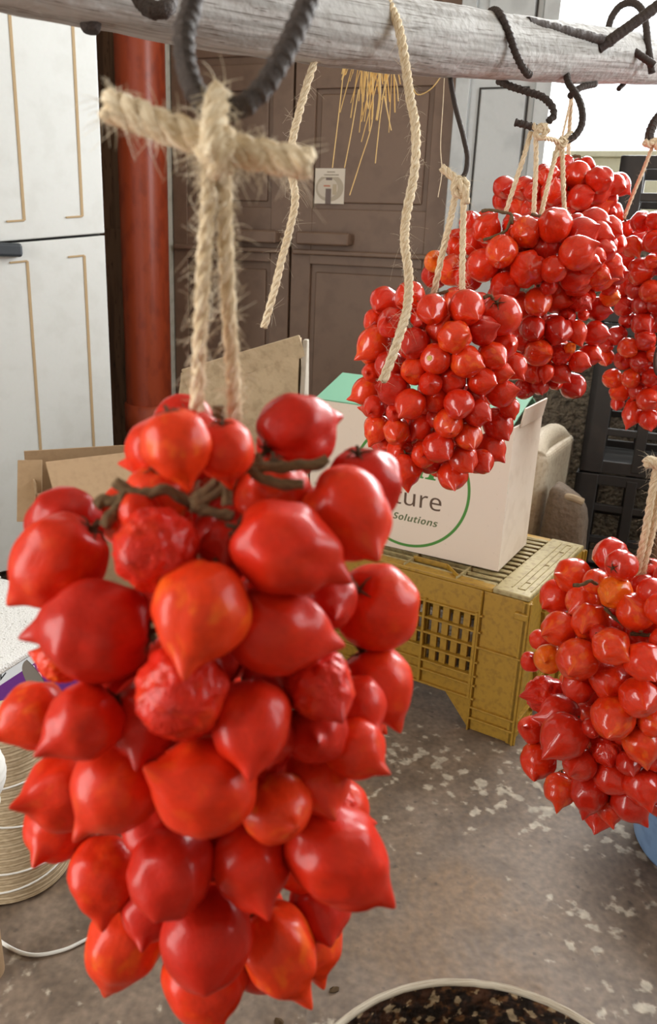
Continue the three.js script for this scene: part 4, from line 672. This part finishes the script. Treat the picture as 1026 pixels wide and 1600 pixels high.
// ---------------------------------------------------------------- white cardboard box on the crate
{
  const yaw = 29 * Math.PI / 180, A = atHeight(778, 893, 0.335), e1 = V(-Math.cos(yaw), 0, -Math.sin(yaw)), Wd = 0.46, H = 0.303, Dp = 0.20;
  const c = A.clone().addScaledVector(e1, Wd), t = thing('cardboard_box', 'white cardboard box with green circle print standing on the yellow crate', 'box', c, -yaw);   // local x to the right, z toward the viewer
  const print = canvas(1472, 970, (g, w, h) => {
    const k = w / 0.46, X = (x) => x * k, Y = (y) => h - y * k;
    g.fillStyle = '#e6d8c8'; g.fillRect(0, 0, w, h);
    for (let i = 0; i < 260; i++) { g.fillStyle = `rgba(150,125,100,${0.03 + 0.06 * rnd()})`; g.beginPath(); g.ellipse(rnd() * w, rnd() * h, 1 + rnd() * 7, 1 + rnd() * 4, rnd() * 3, 0, 7); g.fill(); }
    g.strokeStyle = '#4b8a3a'; g.lineWidth = X(0.0062); g.beginPath(); g.arc(X(0.246), Y(0.147), X(0.135), 0, 7); g.stroke();
    g.fillStyle = '#3f8a3e'; g.textBaseline = 'alphabetic'; g.textAlign = 'left';
    const fit = (txt, font, x0, x1, y) => { g.font = font; const m = g.measureText(txt).width; g.save(); g.translate(X(x0), Y(y)); g.scale(X(x1 - x0) / m, 1); g.fillText(txt, 0, 0); g.restore(); };
    fit('idai', 'italic bold 205px serif', 0.160, 0.306, 0.168);
    g.fillStyle = '#5b4636'; g.strokeStyle = '#e6d8c8';
    fit('nature', '165px sans-serif', 0.142, 0.326, 0.103);
    g.fillStyle = '#5f6a45'; fit('Solutions', 'italic bold 66px sans-serif', 0.212, 0.317, 0.067);
    g.strokeStyle = '#e6d8c8'; g.lineWidth = 0;
  });
  const front = std({ map: print, roughness: 0.72 });
  const fg = new THREE.BoxGeometry(Wd, H, 0.004); fg.translate(Wd / 2, H / 2, -0.002);
  mesh('front_panel', fg, front, t);
  mesh('side_panel', [box(Wd - 0.004, Wd, 0, H, -Dp, -0.004, 0.001)], M.cardWhite, t); mesh('side_panel', [box(0, 0.004, 0, H, -Dp, -0.004, 0.001)], M.cardWhite, t);
  mesh('back_panel', [box(0.004, Wd - 0.004, 0, H, -Dp, -Dp + 0.004, 0.001)], M.cardWhite, t); mesh('bottom_panel', [box(0.004, Wd - 0.004, 0, 0.004, -Dp + 0.004, -0.004, 0.001)], M.cardInside, t);
  mesh('top_flap', [bar(V(Wd / 2, H + 0.001, -0.002), V(Wd / 2, H + 0.045, -Dp * 0.62), Wd - 0.01, 0.004, 0.001)], M.cardGreen, t);
  mesh('top_flap', [bar(V(Wd / 2, H + 0.040, -Dp * 0.65), V(Wd / 2, H + 0.003, -Dp + 0.002), Wd - 0.01, 0.004, 0.001)], M.cardGreen, t);
  mesh('end_flap', [bar(V(Wd + 0.002, H - 0.004, -Dp * 0.55), V(Wd + 0.008, H + 0.035, -Dp * 0.55), Dp * 0.8, 0.004, 0.001)], M.cardWhite, t);
  mesh('tape', [bar(V(0.13, H + 0.034, -Dp * 0.40), V(0.13, H + 0.0515, -Dp * 0.64), 0.12, 0.0012, 0.0003)], M.cardWhite, t);
}
// ---------------------------------------------------------------- jerrycan and folded bag behind the crate
const lathe = (prof, seg = 48) => {   // uv in metres: around at the widest radius, and along the profile
  const g = new THREE.LatheGeometry(prof.map(([r, y]) => new THREE.Vector2(r, y)), seg), R = Math.max(...prof.map((p) => p[0])), uv = g.attributes.uv, n = prof.length, len = [0];
  for (let i = 1; i < n; i++) len.push(len[i - 1] + Math.hypot(prof[i][0] - prof[i - 1][0], prof[i][1] - prof[i - 1][1]));
  for (let i = 0; i < uv.count; i++) uv.setXY(i, uv.getX(i) * 2 * Math.PI * R, len[i % n]);
  return g;
};
{
  const c = atHeight(838, 842, 0.33); c.y = 0;
  const p = at(802, 760, 2.22); p.y = -0.0;
  const t = thing('jerrycan', 'dirty cream plastic jerrycan with a dished top behind the white box', 'canister', p, -0.5);
  // rounded block with a dished top
  const sh = new THREE.Shape(), w = 0.11, d = 0.15, r = 0.035;
  sh.moveTo(-w + r, -d); sh.lineTo(w - r, -d); sh.quadraticCurveTo(w, -d, w, -d + r); sh.lineTo(w, d - r); sh.quadraticCurveTo(w, d, w - r, d); sh.lineTo(-w + r, d); sh.quadraticCurveTo(-w, d, -w, d - r); sh.lineTo(-w, -d + r); sh.quadraticCurveTo(-w, -d, -w + r, -d);
  const g = new THREE.ExtrudeGeometry(sh, { depth: 0.45, steps: 10, bevelEnabled: true, bevelSize: 0.012, bevelThickness: 0.02, bevelSegments: 4, curveSegments: 6 }); g.rotateX(-Math.PI / 2); g.translate(0, 0.02, 0);
  const q = g.attributes.position; for (let i = 0; i < q.count; i++) { const x = q.getX(i), y = q.getY(i), z = q.getZ(i), k = 1 + 0.025 * fbm(x * 6, y * 6, z * 6, 2); q.setX(i, x * k * (1 - 0.12 * (1 - y / 0.52))); q.setZ(i, z * k); }
  g.computeVertexNormals();
  mesh('body', metreUV(g), M.canister, t);
  mesh('shoulder', sweep(smooth([V(0.085, 0.47, -0.13), V(0.075, 0.495, -0.09), V(0.07, 0.50, 0.0), V(0.075, 0.495, 0.1), V(0.085, 0.47, 0.14)], 20), 0.03, 14), M.canister, t);
  mesh('handle', sweep(smooth([V(-0.02, 0.47, 0.10), V(-0.02, 0.51, 0.07), V(-0.02, 0.515, -0.02), V(-0.02, 0.48, -0.06)], 24), 0.016, 12), M.canister, t);
  mesh('cap', sweep([V(-0.05, 0.48, -0.10), V(-0.05, 0.51, -0.10)], 0.028, 20), M.canister, t);
}
{
  const p = at(884, 815, 2.02); p.y = 0;
  const t = thing('folded_bag', 'creased grey-brown bag slumped beside the jerrycan', 'bag', p, -0.4);
  const g = new THREE.SphereGeometry(1, 40, 30), q = g.attributes.position;
  for (let i = 0; i < q.count; i++) { let x = q.getX(i), y = q.getY(i), z = q.getZ(i); const e = (v, n) => Math.sign(v) * Math.abs(v) ** n; x = e(x, 0.45); y = e(y, 0.4); z = e(z, 0.45); const k = 1 + 0.10 * fbm(x * 1.6, y * 1.6, z * 1.6 + 4, 3); q.setXYZ(i, x * 0.055 * k * (1.05 - 0.12 * y), 0.205 + y * 0.205 - 0.03 * x * (y > 0 ? 1 : 0), z * 0.05 * k); }
  g.computeVertexNormals(); mesh('bag_body', metreUV(g), std({ map: rep(speck([0.44, 0.38, 0.32], [0.34, 0.29, 0.24], 0.5, 20, 63), 3), roughness: 0.9, bumpMap: rep(coarseNoise, 4), bumpScale: 0.002 }), t);
  mesh('fold', sweep(smooth([V(-0.035, 0.385, 0.02), V(0, 0.40, 0.03), V(0.035, 0.39, 0.02)], 16), 0.010, 8), M.sack, t);
}
// ---------------------------------------------------------------- black crates stacked on end at the right
{
  const lean = [[0, 0.0], [1, 0.006], [2, 0.0]], base = at(925, 560, 2.12).setY(0);
  const yaw = -YAW;
  for (const [n, dx] of lean) {
    const Wd = 0.56, H = 0.40, Dp = 0.32, t = thing('plastic_crate', ['black lattice plastic crate at the bottom of the stack by the wall', 'black lattice plastic crate in the middle of the stack by the wall', 'black lattice plastic crate on top of the stack before the window'][n], 'crate', base.clone().add(V(dx, n * (H + 0.003), 0)), yaw, 'black crates stacked by the window');
    const P = (g, nm = 'lattice_bar') => mesh(nm, g, M.blackPlastic, t);
    const panel = (m, W, cols) => {
      const bx = (...a) => moved(box(...a), m);
      P([bx(0, 0.06, 0, H, 0, 0.02, 0.004)], 'corner_post'); P([bx(W - 0.06, W, 0, H, 0, 0.02, 0.004)], 'corner_post');
      for (const [y0, y1] of [[0, 0.035], [0.105, 0.125], [0.2, 0.22], [0.295, 0.315], [0.37, H]]) P([bx(0.05, W - 0.05, y0, y1, 0.002, 0.016, 0.003)]);
      for (let k = 1; k < cols; k++) { const x = 0.06 + k / cols * (W - 0.12); P([bx(x - 0.014, x + 0.014, 0.01, H - 0.01, 0.001, 0.018, 0.003)]); }
    };
    panel(new THREE.Matrix4().makeTranslation(0, 0, -0.02), Wd, 5); panel(new THREE.Matrix4().makeTranslation(0, 0, -Dp), Wd, 5);
    const s = new THREE.Matrix4().makeBasis(V(0, 0, -1), V(0, 1, 0), V(1, 0, 0)); panel(s.clone(), Dp, 3); panel(s.clone().setPosition(Wd - 0.02, 0, 0), Dp, 3);
    if (n < 2) P([box(0.01, Wd - 0.01, 0.004, 0.014, -Dp + 0.02, -0.022, 0.002)], 'base_plate');
  }
}
// ---------------------------------------------------------------- tall paper sack by the door
{
  const p = at(382, 620, 2.02); p.y = 0;
  const t = thing('paper_sack', 'tall beige paper sack with a folded top by the brown door', 'sack', p, -0.12);
  const g = new THREE.BoxGeometry(0.29, 0.70, 0.12, 24, 40, 8), q = g.attributes.position;
  for (let i = 0; i < q.count; i++) {
    let x = q.getX(i), y = q.getY(i) + 0.35, z = q.getZ(i); const u = y / 0.70, taper = 1 - 0.14 * u, top = sst(0.75, 1, u);
    x = x * (1.1 - 0.06 * u) + 0.012 * Math.sin(u * 5); z = z * (1 - 0.80 * top) * taper; y += top * (x * 0.34 + 0.0);
    const k = 0.010 * fbm(x * 9, y * 7, z * 9 + 3, 3) * (1 - top * 0.4) + 0.006 * Math.abs(noise(x * 14 + y * 9, y * 4, 2)); q.setXYZ(i, x, y, z + Math.sign(z || 1) * k);
  }
  g.computeVertexNormals(); mesh('sack_body', metreUV(g), M.sack, t);
  const fy = (x) => 0.70 + x * 0.34;
  mesh('folded_top', [bar(V(-0.15, fy(-0.15) - 0.02, 0.016), V(0.147, fy(0.147) - 0.02, 0.016), 0.008, 0.055, 0.003)], M.sack, t);
  const sh = new THREE.Shape(); for (const [k, [z, y]] of [[-0.058, 0.01], [0.058, 0.01], [0.052, 0.5], [0.018, 0.70], [0.010, 0.742], [-0.012, 0.742], [-0.05, 0.5]].entries()) k ? sh.lineTo(z, y) : sh.moveTo(z, y); sh.closePath();
  const gg = new THREE.ExtrudeGeometry(sh, { depth: 0.008, bevelEnabled: true, bevelSize: 0.002, bevelThickness: 0.002, bevelSegments: 1 }); gg.rotateY(Math.PI / 2); gg.translate(0.148, 0.0, 0); mesh('side_gusset', metreUV(gg), M.sackSide, t);
}
// ---------------------------------------------------------------- open cardboard box beside the fridge
{
  const p = at(52, 728, 1.66), H = p.y; p.y = 0;
  const t = thing('cardboard_box', 'open brown cardboard box with a raised flap before the fridge', 'box', p, 0.45);
  const Wd = 0.25, Dp = 0.22;
  mesh('front_panel', [box(0, Wd, 0, H - 0.06, -0.004, 0, 0.001)], M.cardboard, t); mesh('back_panel', [box(0, Wd, 0, H - 0.02, -Dp, -Dp + 0.004, 0.001)], M.cardboard, t);
  mesh('side_panel', [box(0, 0.004, 0, H - 0.04, -Dp, 0, 0.001)], M.cardboard, t); mesh('side_panel', [box(Wd - 0.004, Wd, 0, H - 0.04, -Dp, 0, 0.001)], M.cardboard, t);
  mesh('bottom_panel', [box(0.004, Wd - 0.004, 0, 0.004, -Dp, 0, 0)], M.cardboard, t);
  mesh('flap', [bar(V(Wd / 2 + 0.012, H + 0.005, -0.03), V(Wd / 2 + 0.03, H - 0.115, 0.055), Wd - 0.02, 0.004, 0.001)], M.cardboard, t);
  mesh('flap', [bar(V(0.0, H - 0.005, -0.07), V(-0.016, H - 0.12, 0.0), 0.05, 0.004, 0.001)], M.cardboard, t);
  mesh('flap', [bar(V(Wd, H - 0.04, -0.1), V(Wd + 0.07, H - 0.10, -0.1), Dp - 0.02, 0.004, 0.001)], M.cardboard, t);
}
// ---------------------------------------------------------------- white foam box with purple print
{
  const H = 0.30, a = atHeight(-90, 1100, H), b = atHeight(70, 1000, H), d = b.clone().sub(a).setY(0), yaw = Math.atan2(-d.z, d.x), L = 0.40;
  const o = a.clone(); o.y = 0;
  const t = thing('foam_box', 'white foam box with purple printed band beside the twine spool', 'box', o, yaw);
  const Dp = 0.30;
  const dir = d.clone().normalize(), nrm = V(-dir.z, 0, dir.x), spot = (x, y) => { const w = onPlane(x, y, a, nrm); return [w.clone().sub(a).dot(dir) / L * 1200, (1 - w.y / (H - 0.012)) * 900]; };
  const pr = canvas(1200, 900, (g, w, h) => {
    const [bx, by] = spot(40, 1045), [lx, ly] = spot(4, 1052), [tx, ty] = spot(36, 1056), [ex, ey] = spot(58, 1062);
    g.fillStyle = '#dfe6ea'; g.fillRect(0, 0, w, h); g.fillStyle = '#6b2a86'; g.fillRect(0, by, w, h * 0.42);
    g.fillStyle = '#e9e2ee'; g.font = 'bold 46px sans-serif'; g.fillText('* 20 EX', tx, ty + 12);
    g.strokeStyle = '#e4dcea'; g.lineWidth = 9; g.beginPath(); g.ellipse(ex, ey + 25, 30, 60, 0.25, 0, 7); g.stroke(); g.fillStyle = '#a79ab0'; g.beginPath(); g.ellipse(ex, ey + 25, 18, 44, 0.25, 0, 7); g.fill();
    g.strokeStyle = '#1d1d22'; g.lineWidth = 9; g.beginPath(); g.moveTo(lx - 6, ly - 45); g.lineTo(lx - 14, ly + 25); g.lineTo(lx + 22, ly + 8); g.stroke();
  });
  const fg = new THREE.BoxGeometry(L, H - 0.012, 0.02); fg.translate(L / 2, (H - 0.012) / 2, -0.010); mesh('front_wall', fg, std({ map: pr, roughness: 0.8 }), t);
  mesh('side_wall', [box(0, 0.02, 0, H - 0.012, -Dp, -0.02, 0.003)], M.foam, t); mesh('side_wall', [box(L - 0.02, L, 0, H - 0.012, -Dp, -0.02, 0.003)], M.foam, t); mesh('back_wall', [box(0.02, L - 0.02, 0, H - 0.012, -Dp, -Dp + 0.02, 0.003)], M.foam, t);
  mesh('lid', [box(-0.002, L + 0.002, H - 0.012, H, -Dp, 0.002, 0.004), box(0.0, L, H, H + 0.006, -Dp, -Dp + 0.05, 0.003)], M.foam, t);
}
// ---------------------------------------------------------------- spools of twine and the knife
{
  const l = atHeight(-40, 1400, 0), rgt = atHeight(106, 1330, 0), c = atHeight(22, 1352, 0); c.y = 0;
  const t = thing('twine_spool', 'beige wound spool of twine standing on the floor beside the foam box', 'spool', c);
  const R = 0.088, H = 0.27, prof = [[0.001, 0.0], [R * 0.9, 0.0]]; for (let k = 0; k <= 120; k++) { const y = 0.006 + k / 120 * (H - 0.012), u = y / H; prof.push([R * (1 - 0.34 * u * u) + 0.0007 * Math.sin(k * 1.9), y]); } prof.push([0.030, H], [0.018, H - 0.002], [0.001, H - 0.03]);
  mesh('winding', lathe(prof, 56), M.spool, t);
  for (const [y, tl] of [[0.035, 0.10], [0.05, -0.12], [0.13, 0.2], [0.19, 0.1]]) { const p = []; for (let k = 0; k <= 40; k++) { const a = k / 40 * 6.2832, yy = y + tl * R * Math.cos(a + y * 30); p.push(V(Math.cos(a) * (R * (1 - 0.34 * (yy / H) ** 2) + 0.0016), yy, Math.sin(a) * (R * (1 - 0.34 * (yy / H) ** 2) + 0.0016))); } mesh('loose_turn', sweep(p, 0.0016, 6), M.whiteTwine, t); }
  const tl = [atHeight(30, 1388, 0.004), atHeight(0, 1408, 0.004), atHeight(-25, 1440, 0.004), atHeight(5, 1474, 0.004), atHeight(50, 1492, 0.004), atHeight(100, 1484, 0.004), atHeight(150, 1462, 0.004), atHeight(230, 1450, 0.004)].map((p) => p.sub(c));
  mesh('loose_end', sweep(smooth(tl, 60), 0.0026, 7), M.whiteTwine, t);
  // knife stuck upright in the top of the spool
  const k0 = at(64, 1092, 1.19), k1 = at(41, 1032, 1.20), kt = thing('knife', 'dull grey knife blade standing up from the twine spool', 'knife', k0);
  const e = k1.clone().sub(k0), L = e.length(), sh = new THREE.Shape(); sh.moveTo(-0.011, -0.03); sh.lineTo(0.013, -0.03); sh.lineTo(0.013, L * 0.35); sh.quadraticCurveTo(0.012, L * 0.6, 0.001, L); sh.quadraticCurveTo(-0.009, L * 0.98, -0.011, L * 0.75); sh.closePath();
  const g = new THREE.ExtrudeGeometry(sh, { depth: 0.0012, bevelEnabled: true, bevelSize: 0.0006, bevelThickness: 0.0005, bevelSegments: 1 }); g.translate(0, 0, -0.0006);
  g.applyMatrix4(new THREE.Matrix4().makeBasis(e.clone().normalize().cross(toCam).normalize(), e.clone().normalize(), e.clone().normalize().cross(toCam).cross(e).normalize()));
  mesh('blade', g, M.steel, kt);
  mesh('tang', sweep([V(0, 0, 0).addScaledVector(e, -0.35), V(0, 0, 0).addScaledVector(e, -0.9)], 0.008, 10), M.postWood, kt);
}
{
  const c = at(-58, 1212, 0.99), t = thing('twine_ball', 'white rounded bobbin of twine at the left edge', 'spool', V(c.x, 0, c.z)), prof = [[0.001, 0], [0.024, 0], [0.02, c.y - 0.05], [0.04, c.y - 0.045]];
  for (let k = 0; k <= 40; k++) { const a = -Math.PI / 2 + k / 40 * Math.PI; prof.push([0.012 + 0.038 * Math.cos(a) + 0.0006 * Math.sin(k * 2), c.y + 0.045 * Math.sin(a)]); } prof.push([0.001, c.y + 0.045]);
  mesh('winding', lathe(prof.slice(3), 40), M.whiteTwine, t); mesh('core', lathe(prof.slice(0, 3).concat([[0.001, c.y - 0.045]]), 24), M.cardboard, t);
}
// ---------------------------------------------------------------- blue bucket and rusty drum
{
  const c = atHeight(1108, 1330, 0), t = thing('bucket', 'pale blue plastic bucket under the low tomato bunch', 'bucket', c);
  const R0 = 0.125, R1 = 0.165, H = 0.17;
  mesh('bucket_body', lathe([[0.001, 0], [R0 - 0.02, 0], [R0 - 0.006, 0.004], [R0, 0.014], [R1, H], [R1 + 0.006, H], [R1 + 0.006, H - 0.006], [R1 + 0.002, H - 0.01], [R1 - 0.003, H - 0.004], [R0 - 0.006, 0.014], [0.001, 0.008]], 64), M.blue, t);
  mesh('handle', sweep(smooth([V(R1 + 0.004, H - 0.012, 0), V(R1 * 0.72, H - 0.01, R1 * 0.72), V(0, H - 0.012, R1 + 0.012), V(-R1 * 0.72, H - 0.01, R1 * 0.72), V(-R1 - 0.004, H - 0.012, 0)], 30), 0.003, 8), M.steel, t);
}
{
  const H = 0.34, a = atHeight(522, 1600, H), b = atHeight(928, 1600, H), m = atHeight(726, 1529, H);
  // circle through the three seen rim points
  const A = b.x - a.x, B = b.z - a.z, C = m.x - a.x, D = m.z - a.z, E = A * (a.x + b.x) + B * (a.z + b.z), F = C * (a.x + m.x) + D * (a.z + m.z), G = 2 * (A * (m.z - b.z) - B * (m.x - b.x)), cx = (D * E - B * F) / G, cz = (A * F - C * E) / G, R = Math.hypot(a.x - cx, a.z - cz);
  const t = thing('metal_drum', 'open rusty metal drum with a pale worn rim at the bottom', 'drum', V(cx, 0, cz));
  const prof = [[0.001, 0], [R - 0.01, 0], [R - 0.002, 0.008]]; for (let k = 0; k <= 24; k++) { const y = 0.01 + k / 24 * (H - 0.012); prof.push([R - 0.002 + 0.003 * Math.exp(-(((y - H * 0.33) / 0.008) ** 2)) + 0.003 * Math.exp(-(((y - H * 0.66) / 0.008) ** 2)), y]); }
  prof.push([R - 0.0045, H - 0.002], [R - 0.006, H * 0.5], [R - 0.007, 0.012], [0.001, 0.010]);
  mesh('drum_body', lathe(prof, 72), M.rust, t);
  const p = []; for (let k = 0; k <= 120; k++) { const an = k / 120 * 6.28318; p.push(V(Math.cos(an) * (R - 0.003 + 0.0006 * noise(k * 0.4, 1, 2)), H - 0.001 + 0.0008 * noise(k * 0.5, 3, 1), Math.sin(an) * (R - 0.003))); }
  mesh('rim', sweep(p, 0.0032, 7, false), M.rim, t);
}
// small dry leaves and crumbs on the floor
for (const [x, y] of [[522, 1546], [195, 1392], [137, 1418], [436, 1596]]) {
  const p = atHeight(x, y, 0.002), g = new THREE.SphereGeometry(0.006, 8, 5); g.scale(1.3, 0.35, 0.8); const q = g.attributes.position; for (let i = 0; i < q.count; i++) q.setY(i, q.getY(i) + 0.002 * noise(q.getX(i) * 300, 1, q.getZ(i) * 300)); g.computeVertexNormals();
  const label = { 522: 'dry leaf scrap on the floor right of the nearest bunch', 195: 'dark crumb on the floor beside the twine spool', 137: 'tiny dark crumb near the loose twine on the floor', 436: 'dark crumb on the floor at the bottom edge' }[x];
  const m = tag(mesh('leaf_scrap', g, M.stem), label, 'leaf'); m.position.copy(p); m.rotation.y = x;
}
renderer.render(scene, camera);
